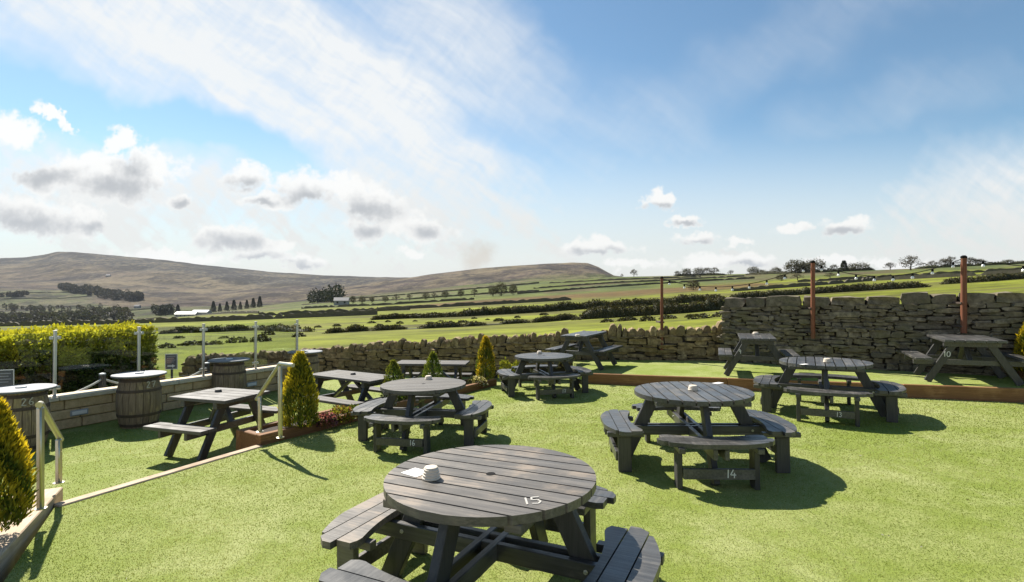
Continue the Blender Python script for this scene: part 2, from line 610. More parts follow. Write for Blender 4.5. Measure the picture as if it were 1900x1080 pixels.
def turf_fn(t, b):
    p = t.node('ShaderNodeNewGeometry').outputs['Position']
    n1 = t.noise(p, 0.55, 4, 0.6)
    n2 = t.noise(p, 2.6, 5, 0.65)
    n3 = t.noise(p, 55, 3, 0.7)
    n4 = t.noise(p, 170, 2, 0.7)
    c = t.mix(t.ss(t.m('ADD', t.m('MULTIPLY', n1, 0.55), t.m('MULTIPLY', n2, 0.45)), 0.40, 0.60), (0.195, 0.238, 0.044), (0.295, 0.315, 0.115))
    f = t.m('ADD', t.m('MULTIPLY', n3, 0.55), t.m('MULTIPLY', n4, 0.45))
    c = t.mix(t.ss(f, 0.33, 0.58), (0.15, 0.20, 0.035), c)
    # trodden, paler and faintly browner patches
    n5 = t.noise(p, 0.9, 6, 0.7, 0.4)
    c = t.mix(t.ss(n5, 0.52, 0.70, 0.0, 0.5), c, (0.36, 0.375, 0.17))
    c = t.mix(t.ss(n5, 0.30, 0.42, 0.45, 0.0), c, (0.140, 0.185, 0.032))
    c = t.mix(t.ss(f, 0.56, 0.75, 0.0, 0.3), c, (0.40, 0.42, 0.2))
    # faint seams where the rolls of turf meet
    sx = t.sep(p)
    q = t.m('ADD', t.m('MULTIPLY', sx[0], 0.88), t.m('ADD', t.m('MULTIPLY', sx[1], 0.47), t.m('MULTIPLY', n2, 0.03)))
    fr_ = t.m('ABSOLUTE', t.m('SUBTRACT', t.m('FRACT', t.m('MULTIPLY', q, 0.25)), 0.5))
    c = t.mix(t.ss(fr_, 0.0, 0.004, 0.4, 0.0), c, (0.10, 0.13, 0.03))
    t.put(b.inputs['Base Color'], c)
    b.inputs['Roughness'].default_value = 0.85
    b.inputs['Specular IOR Level'].default_value = 0.15
    bumped(t, b, f, 0.8, 0.014)


M_TURF = mat('artificial_turf', turf_fn)
M_BLADE = foliage('turf_blade', 0.6, 0.3)


def glass_fn():
    m = bpy.data.materials.new('clear_glass')
    m.use_nodes = True
    t = NT(m.node_tree)
    t.n.clear()
    out = t.node('ShaderNodeOutputMaterial')
    tr = t.node('ShaderNodeBsdfTransparent')
    tr.inputs[0].default_value = (0.90, 0.94, 0.93, 1)
    gl = t.node('ShaderNodeBsdfGlossy')
    gl.inputs['Roughness'].default_value = 0.02
    fr = t.node('ShaderNodeFresnel')
    fr.inputs[0].default_value = 1.45
    mx = t.node('ShaderNodeMixShader')
    t.put(mx.inputs[0], t.m('ADD', fr.outputs[0], 0.015))
    t.l.new(tr.outputs[0], mx.inputs[1])
    t.l.new(gl.outputs[0], mx.inputs[2])
    t.l.new(mx.outputs[0], out.inputs[0])
    return m


M_GLASS = glass_fn()


def bulb_fn(t, b):
    b.inputs['Base Color'].default_value = (0.85, 0.83, 0.78, 1)
    b.inputs['Roughness'].default_value = 0.25
    b.inputs['Transmission Weight'].default_value = 0.25


M_BULB = mat('frosted_bulb', bulb_fn)


def land_fn(t, b):
    at = t.node('ShaderNodeVertexColor', layer_name='Col').outputs[0]
    p = t.node('ShaderNodeNewGeometry').outputs['Position']
    cd = t.vm('LENGTH', t.vm('MULTIPLY', p, (1, 1, 0)))
    big = t.noise(p, 0.0042, 8, 0.68, 0.5)
    mid = t.noise(p, 0.05, 6, 0.65)
    fin = t.noise(p, 0.9, 5, 0.7)
    far = t.ss(cd, 500, 1300)
    fin2 = t.noise(t.mapping(p, scale=(0.5, 1, 1)), 0.28, 6, 0.75)
    nearn = t.m('ADD', t.m('MULTIPLY', mid, 0.35), t.m('ADD', t.m('MULTIPLY', fin, 0.25), t.m('MULTIPLY', fin2, 0.4)))
    n = t.node('ShaderNodeMix', data_type='FLOAT')
    t.put(n.inputs[0], far)
    t.put(n.inputs[2], nearn)
    t.put(n.inputs[3], big)
    v = t.ss(n.outputs[0], 0.36, 0.64, 0.30, 1.60, 'LINEAR')
    sc = t.node('ShaderNodeVectorMath', operation='SCALE')
    t.put(sc.inputs[0], at)
    t.put(sc.inputs['Scale'], v)
    c = sc.outputs[0]
    # heather and pale bent grass on the moor
    moor = t.m('MULTIPLY', far, t.ss(t.noise(t.mapping(p, scale=(1, 0.45, 1)), 0.009, 9, 0.75), 0.47, 0.58))
    c = t.mix(t.m('MULTIPLY', moor, 0.8), c, (0.020, 0.016, 0.016))
    # rushy tufts on the near fields
    tuft = t.m('MULTIPLY', t.ss(t.noise(t.mapping(p, scale=(0.6, 1, 1)), 0.16, 7, 0.75), 0.53, 0.62), t.ss(cd, 500, 900, 1.0, 0.0))
    c = t.mix(t.m('MULTIPLY', tuft, 0.55), c, (0.055, 0.060, 0.016))
    t.put(b.inputs['Base Color'], c)
    b.inputs['Roughness'].default_value = 0.95
    b.inputs['Specular IOR Level'].default_value = 0.1
    rough = t.noise(t.mapping(p, scale=(1, 0.6, 1)), 0.014, 9, 0.7)
    sp = t.noise(t.mapping(p, scale=(1, 0.5, 1)), 0.045, 6, 0.75)
    c2 = t.mix(t.m('MULTIPLY', far, t.ss(t.m('ADD', t.m('MULTIPLY', sp, 0.6), t.m('MULTIPLY', big, 0.4)), 0.48, 0.60, 0.0, 0.7)), c, (0.150, 0.122, 0.070))
    c2 = t.mix(t.m('MULTIPLY', far, t.ss(sp, 0.36, 0.47, 0.65, 0.0)), c2, (0.030, 0.025, 0.026))
    t.put(b.inputs['Base Color'], c2)
    hgt_ = t.m('ADD', t.m('MULTIPLY', nearn, 0.3), t.m('MULTIPLY', t.m('MULTIPLY', rough, far), 34.0))
    bumped(t, b, hgt_, 0.8, 1.0)


M_LAND = mat('moor_and_pasture', land_fn)

# ------------------------------------------------------------------ terrain
ROWS = [  # depth, (photo columns), (photo rows of the ground there)
    (14.6, [0, 400, 800, 1100, 1350, 1600, 1900], [724, 722, 712, 700, 680, 672, 662]),
    (25, [0, 400, 600, 800, 1000, 1140, 1300, 1500, 1700, 1900], [656, 652, 642, 632, 624, 616, 606, 592, 578, 566]),
    (60, [0, 200, 400, 600, 700, 800, 1000, 1140, 1300, 1500, 1700, 1900], [627, 624, 621, 614, 611, 607, 598, 589, 577, 562, 547, 532]),
    (100, [0, 200, 400, 600, 700, 800, 1000, 1140, 1300, 1500, 1700, 1900], [612, 608, 602, 594, 590, 586, 574, 565, 555, 542, 529, 513]),
    (170, [0, 200, 400, 600, 700, 800, 1000, 1140, 1300, 1500, 1700, 1900], [603, 597, 588, 580, 576, 571, 560, 552, 541, 527, 514, 502]),
    (260, [0, 200, 400, 600, 700, 800, 1000, 1140, 1300, 1500, 1700, 1900], [605, 598, 583, 572, 567, 561, 549, 540, 529, 516, 505, 495]),
    (400, [0, 200, 400, 600, 700, 800, 1000, 1140, 1300, 1500, 1700, 1900], [614, 606, 584, 566, 560, 552, 537, 527, 518, 507, 498, 489]),
    (600, [0, 200, 400, 600, 700, 800, 1000, 1140, 1300, 1500, 1700, 1900], [615, 607, 586, 562, 554, 545, 525, 514, 510, 506, 500, 493]),
    (950, [0, 200, 400, 600, 700, 800, 1000, 1140, 1300, 1500, 1700, 1900], [598, 591, 579, 557, 548, 539, 522, 517, 515, 512, 508, 500]),
    (1400, [0, 200, 400, 600, 700, 800, 1000, 1140, 1300, 1900], [567, 568, 567, 552, 543, 534, 518, 515, 520, 520]),
    (2000, [0, 200, 400, 600, 700, 800, 1000, 1140, 1300, 1900], [536, 539, 546, 543, 533, 523, 506, 514, 525, 525]),
    (2500, [0, 200, 400, 600, 700, 800, 900, 1000, 1060, 1090, 1110, 1140, 1300], [517, 520, 532, 536, 525, 509, 497, 490, 487, 488, 495, 512, 528]),
    (3300, [-300, 0, 50, 85, 105, 130, 200, 300, 400, 500, 600, 700, 800, 1000, 1140], [500, 479, 477, 472, 467, 467, 473, 482, 494, 504, 511, 514, 516, 505, 520]),
    (4300, [0, 2000], [540, 540]),
]
TPX = np.concatenate([np.linspace(-900, -60, 60), np.linspace(-50, 1950, 420), np.linspace(1960, 2900, 60)])
rowY = np.array([r[0] for r in ROWS])
rowZ = np.array([H - (np.interp(TPX, r[1], r[2]) - CY) / F * r[0] for r in ROWS])
TY = np.unique(np.round(np.concatenate([np.linspace(2.2, 14.6, 6), np.geomspace(14.6, 4300, 300), rowY]), 4))


def profile(Y):
    """terrain height for every column at depth Y, blended smoothly between the rows"""
    if Y <= rowY[0]:
        s = max(0.0, min(1.0, (Y - 12.0) / 2.6))
        return (1 - s) * np.minimum(rowZ[0], -1.0) + s * rowZ[0]
    i = min(int(np.searchsorted(rowY, Y)) - 1, len(rowY) - 2)
    a, b = rowY[i], rowY[i + 1]
    s = (Y - a) / (b - a)
    return rowZ[i] * (1 - s) + rowZ[i + 1] * s


TZ = np.array([profile(y) for y in TY])
ker = np.array([1, 2, 3, 2, 1.0])
ker /= ker.sum()
sm = np.apply_along_axis(lambda c: np.convolve(np.pad(c, 2, mode='edge'), ker, 'valid'), 0, TZ)
TZ = np.where((TY > 20)[:, None] & (TY < 2200)[:, None], sm, TZ)


def vnoise(x, y, seed=0):
    def h(ix, iy):
        n = (ix.astype(np.int64) * 374761393 + iy.astype(np.int64) * 668265263 + seed * 1442695) & 0x7fffffff
        n = ((n ^ (n >> 13)) * 1274126177) & 0x7fffffff
        return ((n ^ (n >> 16)) & 0xffff) / 65535.0
    ix, iy = np.floor(x), np.floor(y)
    fx, fy = x - ix, y - iy
    fx, fy = fx * fx * (3 - 2 * fx), fy * fy * (3 - 2 * fy)
    return (h(ix, iy) * (1 - fx) + h(ix + 1, iy) * fx) * (1 - fy) + (h(ix, iy + 1) * (1 - fx) + h(ix + 1, iy + 1) * fx) * fy


def fbm(x, y, o=4, seed=0):
    s, a, tot = 0, 1.0, 0
    for k in range(o):
        s = s + a * vnoise(x * 2 ** k, y * 2 ** k, seed + k)
        tot += a
        a *= 0.55
    return s / tot


GX = (TPX[None, :] - CX) / F * TY[:, None]
GY = np.broadcast_to(TY[:, None], GX.shape)
amp = np.clip((TY - 30) / 300, 0, 1)[:, None] * np.clip(TY / 900, 0.15, 9)[:, None]
gul = (fbm(GX / 260, GY / 420, 5, 3) - 0.5)
rel = np.clip((TY - 1000) / 600, 0, 1)[:, None] * np.clip((np.where(TPX > 720, 2380, 3150)[None, :] - TY[:, None]) / 250, 0, 1)
TZ = TZ + amp * (fbm(GX / 60, GY / 60, 4, 1) - 0.5) * 1.2 + rel * gul * 44
PXG = np.broadcast_to(TPX[None, :], GX.shape)


def cover():
    n = fbm(GX / 45 * (60 / np.clip(GY, 60, 9e9)) * 6, np.log(GY) * 9, 4, 9)
    C = np.empty(GX.shape + (3,))
    g1 = np.array([0.190, 0.208, 0.018])
    g2 = np.array([0.125, 0.138, 0.020])
    C[:] = g1 * (1 - n[..., None]) + g2 * n[..., None]
    # rough grass and rushes in long bands across the slope
    rb = np.clip((fbm(GX / 55 + 7, GY / 8 + GX / 90, 4, 41) - .47) / .10, 0, 1) * np.clip((GY - 34) / 25, 0, 1)
    C = C + (np.array([0.088, 0.078, 0.030]) - C) * (rb * .8)[..., None]
    # brown rushy pasture
    c0 = np.interp(PXG, [300, 600, 800, 1000, 1400, 1600], [120, 150, 160, 175, 170, 150])
    c1 = np.interp(PXG, [300, 600, 800, 1000, 1400, 1500], [150, 170, 235, 275, 250, 140])
    br = np.clip((GY - c0) / 12, 0, 1) * np.clip((c1 - GY) / 25, 0, 1) * np.clip((PXG - 500) / 250, 0, 1) * np.clip((1560 - PXG) / 150, 0, 1)
    C = C + (np.array([0.115, 0.070, 0.030]) - C) * (br * (0.75 + 0.25 * n))[..., None]
    # valley fields
    vf = np.clip((GY - 230) / 60, 0, 1)
    C = C + (np.array([0.085, 0.100, 0.032]) - C) * (vf * 0.8)[..., None]
    # patchwork of small fields across the valley
    wx = PXG / 95 + (n - .5) * .5 + np.log(GY) * 1.3
    wy = np.log(GY) * 6.5 + PXG / 900
    cell = vnoise(np.floor(wx) + .0, np.floor(wy) + .0, 77)[..., None]
    patch = np.where(cell < .35, np.array([0.100, 0.118, 0.030]), np.where(cell < .6, np.array([0.075, 0.092, 0.032]), np.where(cell < .82, np.array([0.105, 0.098, 0.045]), np.array([0.092, 0.072, 0.040]))))
    C = C + (patch - C) * (vf * .8)[..., None]
    # the moor
    moor = np.clip((GY - np.interp(PXG, [0, 200, 500, 650, 800, 1000, 1140], [1150, 1150, 1050, 1150, 1350, 1450, 1500])) / 200 + (n - .5) * 1.2, 0, 1)
    n2 = fbm(GX / 190, GY / 330, 5, 21)
    n3 = np.clip((n2 - .36) / .28, 0, 1)[..., None]
    mc = np.array([0.060, 0.042, 0.036]) * (1 - n3) + np.array([0.135, 0.104, 0.062]) * n3
    C = C + (mc - C) * moor[..., None]
    # green intake fields on the left flank
    fx = np.clip((np.interp(GY, [900, 1300, 1500], [420, 300, 185]) - PXG) / 25, 0, 1) * np.clip((GY - 900) / 60, 0, 1) * np.clip((1950 - GY) / 60, 0, 1)
    C = C + (np.array([0.080, 0.095, 0.034]) - C) * (fx * (0.55 + .4 * (n2 > .48)))[..., None]
    # cloud shadow painted with dark heather as one dark band below the rim
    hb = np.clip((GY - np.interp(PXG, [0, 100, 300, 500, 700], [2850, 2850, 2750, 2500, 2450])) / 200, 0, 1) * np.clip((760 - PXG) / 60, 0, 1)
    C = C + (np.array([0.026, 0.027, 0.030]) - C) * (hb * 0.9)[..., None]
    return np.clip(C, 0.01, 1)


nr, nc = GX.shape
idx = np.arange(nr * nc).reshape(nr, nc)
quads = np.stack([idx[:-1, :-1], idx[:-1, 1:], idx[1:, 1:], idx[1:, :-1]], -1).reshape(-1, 4)
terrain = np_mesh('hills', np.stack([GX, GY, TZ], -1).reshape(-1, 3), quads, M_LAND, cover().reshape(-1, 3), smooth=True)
tag(terrain, 'rolling green pasture rising to brown heather moorland hills', kind='structure')
LTY = np.log(TY)


def ground(px, Y):
    """terrain height under photo column px at depth Y"""
    i = int(np.clip(np.searchsorted(TY, Y) - 1, 0, nr - 2))
    s = (Y - TY[i]) / (TY[i + 1] - TY[i])
    j = int(np.clip(np.searchsorted(TPX, px) - 1, 0, nc - 2))
    r = (px - TPX[j]) / (TPX[j + 1] - TPX[j])
    a = TZ[i, j] * (1 - r) + TZ[i, j + 1] * r
    b = TZ[i + 1, j] * (1 - r) + TZ[i + 1, j + 1] * r
    return float(a * (1 - s) + b * s)


def gp(px, Y):
    return Vector(((px - CX) / F * Y, Y, ground(px, Y)))


def depth_of(px, py, lo=16, hi=3200):
    """depth at which the ground under column px shows at photo row py (first hit)"""
    for Y in np.geomspace(lo, hi, 500):
        if CY + F * (H - ground(px, Y)) / Y <= py:
            return float(Y)
    return hi

# ------------------------------------------------------------------ the garden floors
# corner points of the upper lawn
E0 = Vector((-3.20, 3.30)); E1 = Vector((-3.98, 4.60)); E2 = Vector((-3.06, 6.42)); E3 = Vector((-0.30, 10.62)); E4 = Vector((1.50, 10.72)); E5 = Vector((6.45, 8.84)); E6 = Vector((11.6, 6.885))


def slab(name, pts, zf, thick, material, n=None):
    mb = MB()
    k = len(pts)
    top = [(p[0], p[1], zf(p[0], p[1])) for p in pts]
    bot = [(p[0], p[1], zf(p[0], p[1]) - thick) for p in pts]
    mb.add(top + bot, [tuple(range(k)), tuple(reversed(range(k, 2 * k)))] + [(k + i, k + (i + 1) % k, (i + 1) % k, i) for i in range(k)])
    return mb.build(name, material)


lawn = slab('lawn', [(-6.0, -3), (10.5, -3), (10.5, 7.0), E6, E5, E4, E3, E2, E1, E0, (-2.2, 1.5), (-1.9, -1)][0:1] and
            [(-2.6, 2.3), (-2.4, -6), (12, -6), (12, 6.73), E6, E5, E4, E3, E2, E1, E0], lawn_z, 0.9, M_TURF)
tag(lawn, 'artificial turf lawn between the picnic tables', kind='structure')
lowt = slab('lower_lawn', [(-9.4, 3.4), (-2.8, 3.2), (-2.7, 6.5), (0.2, 10.4), (1.9, 10.8), (1.9, 14.3), (-4.2, 14.5), (-5.2, 12.3), (-7.0, 8.4)], low_z, 0.6, M_TURF)
tag(lowt, 'sunk lower terrace of artificial turf', kind='structure')
upt = slab('raised_terrace', [E4 + Vector((0.0, 0.03)), E5 + Vector((0.01, 0.03)), E6 + Vector((0.01, .03)), (12.4, 7.7), (5.2, 12.6), (1.45, 12.75)], ter_z, 0.7, M_TURF)
tag(upt, 'raised turf terrace in front of the stone walls', kind='structure')
pathway = slab('gravel_path', [(-13, 4), (-9.3, 3.4), (-7.25, 8.3), (-5.4, 12.3), (-4.4, 14.2), (-8.6, 14.6), (-12.5, 11)], lambda x, y: -0.62 - 0.02 * (y - 8), 0.3, M_ASPHALT)
tag(pathway, 'gravel path behind the glass balustrade', kind='structure')


def inside(poly, x, y):
    r = np.zeros(x.shape, bool)
    n = len(poly)
    for i in range(n):
        x1, y1 = poly[i]
        x2, y2 = poly[(i + 1) % n]
        c = ((y1 > y) != (y2 > y)) & (x < (x2 - x1) * (y - y1) / (y2 - y1 + 1e-12) + x1)
        r ^= c
    return r


def blades(name, poly, zf, n, y0, y1, label):
    rng = np.random.default_rng(5)
    # density falls with distance
    y = y0 * (y1 / y0) ** rng.random(n)
    x = (rng.random(n) * 2.6 - 1.05) * (y + .6)
    ok = inside([tuple(p) for p in poly], x, y)
    x, y = x[ok], y[ok]
    n = len(x)
    z = zf(x, y)
    L = rng.uniform(0.004, 0.009, n) * np.clip(y / 4.5, 0.9, 1.7)
    lean = fbm(x * 1.7, y * 1.7, 3, 5)
    a = lean * 9 + rng.normal(0, 1.6, n)
    D = np.stack([np.cos(a) * .6, np.sin(a) * .6, rng.uniform(.5, 1.1, n)], 1)
    pat = fbm(x * 1.1, y * 1.1, 5, 8)
    c1, c2, c3 = np.array([0.195, 0.238, 0.044]), np.array([0.298, 0.318, 0.118]), np.array([0.40, 0.41, 0.20])
    m = np.clip((pat - .36) / .3, 0, 1)[:, None]
    C = c1 * (1 - m) + c2 * m
    pale = (rng.random(n) < 0.06 + 0.16 * m[:, 0])[:, None]
    C = np.where(pale, c3 * (0.7 + .3 * m), C) * rng.uniform(.9, 1.1, (n, 1))
    P = np.stack([x, y, z + 0.001], 1)
    D = unit(D)
    S = unit(np.cross(D, unit(rng.normal(size=(n, 3))))) * (rng.uniform(.0018, .0034, n) * np.clip(y / 3.5, 0.9, 2.2))[:, None]
    V = np.stack([P - S, P + S, P + D * L[:, None]], 1).reshape(-1, 3)
    o = np_mesh(name, V, np.arange(n * 3).reshape(n, 3), M_BLADE, np.repeat(C, 3, 0))
    return tag(o, label, 'grass', kind='stuff')


blades('turf_blades', [(-2.6, 2.3), (-2.4, 0), (12, 0), (12, 6.73), E6, E5, E4, E3, E2, E1, E0], lawn_z, 800000, 1.2, 11.0, 'short artificial grass blades of the upper lawn')
blades('low_turf_blades', [(-9.0, 4.2), (-4.1, 4.2), (-3.1, 6.5), (-0.4, 10.7), (1.4, 11.0), (1.4, 13), (-4.4, 13.2), (-5.2, 12.3), (-7.0, 8.4)], low_z, 200000, 4.2, 12.6, 'short artificial grass blades of the sunk terrace')

def flecks():
    rng = np.random.default_rng(77)
    n = 170
    y = 2.4 * (9.5 / 2.4) ** rng.random(n)
    x = (rng.random(n) * 2 - 1) * y
    ok = inside([tuple(p) for p in (E0, (2.6, 2.0), (9, 3), E6, E5, E4, E3, E2, E1)], x, y)
    x, y = x[ok], y[ok]
    P = np.stack([x, y, lawn_z(x, y) + .009], 1)
    n = len(x)
    D = np.stack([rng.normal(size=n), rng.normal(size=n), rng.normal(0, .2, n)], 1)
    C = np.where(rng.random((n, 1)) < .5, np.array([.45, .42, .34]), np.array([.20, .13, .06])) * rng.uniform(.6, 1.2, (n, 1))
    V, Fq, Cc = leaves(P, D, rng.uniform(.010, .026, n), .009, C, rng)
    o = np_mesh('litter_flecks', V, Fq, M_LEAF_DULL, Cc)
    tag(o, 'tiny pale and brown flecks of litter lying on the turf', 'litter', kind='stuff')


flecks()

# ------------------------------------------------------------------ timber edgings
def timber(a, b, w, h, z_off, zf, name, material, label, cat='timber edging', n=1, group=None, gap=0.004):
    """a run of sleepers from a to b, each sleeper its own part"""
    a, b = Vector(a), Vector(b)
    root = empty(name, (a.x, a.y, zf(a.x, a.y)), 0, label, cat, group)
    d = (b - a) / n
    for i in range(n):
        p, q = a + d * i, a + d * (i + 1)
        u = (q - p).normalized()
        L = (q - p).length - gap
        z1, z2 = zf(p.x, p.y) + z_off, zf(q.x, q.y) + z_off
        ang = math.atan2(u.y, u.x)
        mb = MB().box(0, L, -w / 2, w / 2, 0, h, bev=0.008)
        o = mb.build('sleeper', material, root)
        o.matrix_basis = Matrix.Translation(Vector((p.x - a.x, p.y - a.y, z1 - zf(a.x, a.y)))) @ Matrix.Rotation(ang, 4, 'Z') @ Matrix.Rotation(-math.atan2(z2 - z1, L), 4, 'Y')
    return root


timber(E1, E2, 0.11, 0.40, -0.385, lawn_z, 'step_edge', M_SLEEPER_PALE, 'pale timber nosing along the step down to the sunk terrace', 'step edge', 1)
tb = timber(E4 + Vector((-.05, 0)), E6, 0.07, 0.36, -0.14, lambda x, y: lawn_z(x, y) * 0 + (ter_z(x, y) - 0.20), 'terrace_board', M_SLEEPER, 'long reddish brown board retaining the raised terrace', 'retaining board', 4)

# planter between the step and the raised terrace: front, back, end boards and soil
def planter(name, a, b, depth, label, n, material, side=1, top=0.13, bottom=-0.34, zf=lawn_z, w=0.09):
    a, b = Vector(a), Vector(b)
    u = (b - a).normalized()
    nrm = Vector((-u.y, u.x)) * side
    L = (b - a).length
    root = empty(name, (a.x, a.y, zf(a.x, a.y)), math.atan2(u.y, u.x), label, 'planter')
    zb = zf(b.x, b.y) - zf(a.x, a.y)
    tilt = Matrix.Rotation(-math.atan2(zb, L), 4, 'Y')
    s = side
    def board(x0, x1, y0, y1, z0, z1):
        o = MB().box(x0, x1, min(y0, y1), max(y0, y1), z0, z1, bev=0.008).build('board', material, root)
        o.matrix_basis = tilt
    st = L / n
    for i in range(n):
        board(i * st + .002, (i + 1) * st - .002, 0, s * w, bottom, top)
        board(i * st + .002, (i + 1) * st - .002, s * (depth - w), s * depth, bottom - 0.03, top - 0.01)
    board(0.003, w, s * (w + .003), s * (depth - w - .003), bottom - 0.02, top - 0.004)
    o = MB().box(w + .002, L - .002, min(s * (w + .002), s * (depth - w - .002)), max(s * (w + .002), s * (depth - w - .002)), bottom, top - 0.05).build('soil', M_SOIL, root)
    o.matrix_basis = tilt
    return root


planter('planter', E2, E3, 0.55, 'long low timber planter with conifers beside the sunk terrace', 3, M_SLEEPER)
planter('planter', E1 + Vector((-0.175, 0.29)), Vector((-2.93, 2.58)), 0.75, 'pale timber planter at the foot of the golden conifer by the steps', 1, M_SLEEPER_PALE, side=-1, top=0.075, w=0.21)

# ------------------------------------------------------------------ picnic tables
def stroke_digits(txt, h, parent, M, material=None, thick=0.0045):
    """hand painted figures: thin raised strokes"""
    D = {'0': [[(0.1, 0.5), (0.18, 0.9), (0.45, 1), (0.6, 0.8), (0.62, 0.4), (0.5, 0.05), (0.25, 0), (0.1, 0.25), (0.1, 0.5)]],
         '1': [[(0.2, 0), (0.24, 1)]],
         '3': [[(0.08, 0.92), (0.35, 1), (0.55, 0.8), (0.3, 0.55), (0.58, 0.32), (0.38, 0.02), (0.05, 0.08)]],
         '4': [[(0.38, 1), (0.05, 0.38), (0.7, 0.36)], [(0.5, 0.62), (0.48, 0)]],
         '5': [[(0.6, 1), (0.15, 0.98), (0.1, 0.6), (0.45, 0.6), (0.6, 0.32), (0.4, 0.02), (0.05, 0.06)]],
         '6': [[(0.45, 1), (0.15, 0.6), (0.08, 0.25), (0.28, 0), (0.52, 0.15), (0.5, 0.4), (0.25, 0.45), (0.1, 0.3)]],
         '7': [[(0.05, 0.95), (0.6, 1), (0.3, 0)], [(0.18, 0.5), (0.5, 0.5)]],
         '2': [[(0.08, 0.8), (0.3, 1), (0.55, 0.8), (0.1, 0.03), (0.6, 0.02)]],
         '9': [[(0.55, 0.7), (0.3, 0.5), (0.1, 0.72), (0.3, 1), (0.55, 0.8), (0.5, 0.0)]]}
    mb = MB()
    x = 0.0
    for ch in txt:
        for line in D[ch]:
            for (p, q) in zip(line[:-1], line[1:]):
                mb.bar(((x + p[0]) * h, p[1] * h, 0), ((x + q[0]) * h, q[1] * h, 0), h * 0.11, thick, bev=0)
        x += 0.45 if ch == '1' else 0.8
    o = mb.build('painted_number', material or M_WHITE, parent)
    o.matrix_basis = M
    return o


TR = 0.60


def build_round_table():
    root = bpy.data.objects.new('round_picnic_table', None)
    COL.objects.link(root)
    # planks of the round top, each cut by the circle, running along local x
    nP = 10
    pitch = 2 * TR / nP
    gap = 0.014
    for i in range(nP):
        y0 = -TR + i * pitch + gap / 2
        y1 = y0 + pitch - gap
        ys = [y0, y0 + .25 * (y1 - y0), (y0 + y1) / 2, y0 + .75 * (y1 - y0), y1]
        if i == 0:
            ys = list(np.linspace(-TR + .004, y1, 6))
        if i == nP - 1:
            ys = list(np.linspace(y0, TR - .004, 6))
        right = [(math.sqrt(max(TR ** 2 - y * y, 0.0004)), y) for y in ys]
        left = [(-x, y) for x, y in reversed(right)]
        MB().poly(right + left, 0.705, 0.750).build('plank', M_PAINT, root)
    MB().lathe([(0.027, 0.0), (0.027, 0.0015)], 16, 0.7505).build('parasol_hole', M_BLACK, root)
    # battens under the top, across the planks
    for x in (-0.36, 0.36):
        hl = math.sqrt(TR ** 2 - x * x) - 0.02
        MB().box(x - .045, x + .045, -hl, hl, 0.660, 0.7035, bev=.004).build('batten', M_PAINT, root)
    for y in (-0.38, 0.38):
        MB().box(-.30, .30, y - .04, y + .04, 0.655, 0.702, bev=.004).build('batten', M_PAINT, root)
    # double beams crossing at seat height
    for s in (-1, 1):
        MB().box(-.93, .93, s * .05 - .021, s * .05 + .021, 0.295, 0.390, bev=.004).build('beam', M_PAINT, root)
        o = MB().box(-.93, .93, s * .05 - .021, s * .05 + .021, 0.298, 0.3925, bev=.004).build('beam', M_PAINT, root)
        o.rotation_euler.z = R(90)
        # shorten the second pair where it meets the first
    # splayed legs sandwiched between the beams
    for k in range(4):
        a = R(90 * k)
        d = Vector((math.cos(a), math.sin(a), 0))
        mb = MB()
        mb.bar(d * .40 + Vector((0, 0, .700)), d * .735 + Vector((0, 0, .012)), 0.054, 0.125, up=d)
        o = mb.build('leg', M_PAINT_Z, root)
        sd = Vector((-d.y, d.x, 0))
        for sgn in (-1, 1):
            p0 = d * .585 + sd * (.0715 * sgn) + Vector((0, 0, .345))
            bt = MB().lathe([(.013, 0), (.013, .003), (.008, .004), (.008, .010)], 8).build('bolt', M_BOLT, root)
            bt.matrix_basis = Matrix.Translation(p0) @ Vector((0, 0, 1)).rotation_difference(sd * sgn).to_matrix().to_4x4()
        # bench at the end of the beam
        bench = bpy.data.objects.new('bench', None)
        bench.empty_display_size = .1
        COL.objects.link(bench)
        bench.parent = root
        bench.rotation_euler.z = a
        for t in (-.34, .34):
            MB().box(.575, .935, t - .028, t + .028, .352, .3985, bev=.003).build('bearer', M_PAINT, bench)
        for (x0, x1) in ((.600, .712), (.720, .832), (.840, .952)):
            ts = np.linspace(-.52, .52, 27)
            lo, hi = [], []
            for t in ts:
                e = 1 - max(0, (abs(t) - .46) / .06)        # rounded ends
                cx = .76
                lo_ = max(x0, math.sqrt(max(.668 ** 2 - t * t * .55, 0)))
                hi_ = min(x1, math.sqrt(.968 ** 2 - t * t))
                if e < 1:
                    rr = math.sqrt(max(e, 0.02))
                    lo_ = max(lo_, cx - .15 * rr - .02)
                    hi_ = min(hi_, cx + .13 * rr)
                lo.append(lo_)
                hi.append(hi_)
            run = [i for i in range(len(ts)) if hi[i] - lo[i] > .006]
            segs, cur = [], []
            for i in run:
                if cur and i != cur[-1] + 1:
                    segs.append(cur)
                    cur = []
                cur.append(i)
            segs.append(cur)
            mb = MB()
            for sg in segs:
                if len(sg) < 2:
                    continue
                out = [(hi[i], ts[i]) for i in sg] + [(lo[i], ts[i]) for i in reversed(sg)]
                mb.poly(out, .400, .440)
            mb.build('plank', M_PAINT, bench)
        for t in (-.34, .34):
            MB().box(.70, .83, t - .024, t + .024, .004, .3515, bev=.004).build('leg', M_PAINT_Z, bench)
        MB().box(.815, .850, -.314, .314, .10, .195, bev=.004).build('rail', M_PAINT, bench)
    return root


PROTO = build_round_table()


def round_table(loc, rz, label, scale=1.0, number=None, bench_k=None, first=False, worn=None, num_on_top=None):
    o = PROTO if first else copy_tree(PROTO)
    place(o, loc, rz, (0.015, -0.012), scale)
    tag(o, label, 'picnic table', 'round picnic tables on the lawn')
    return o


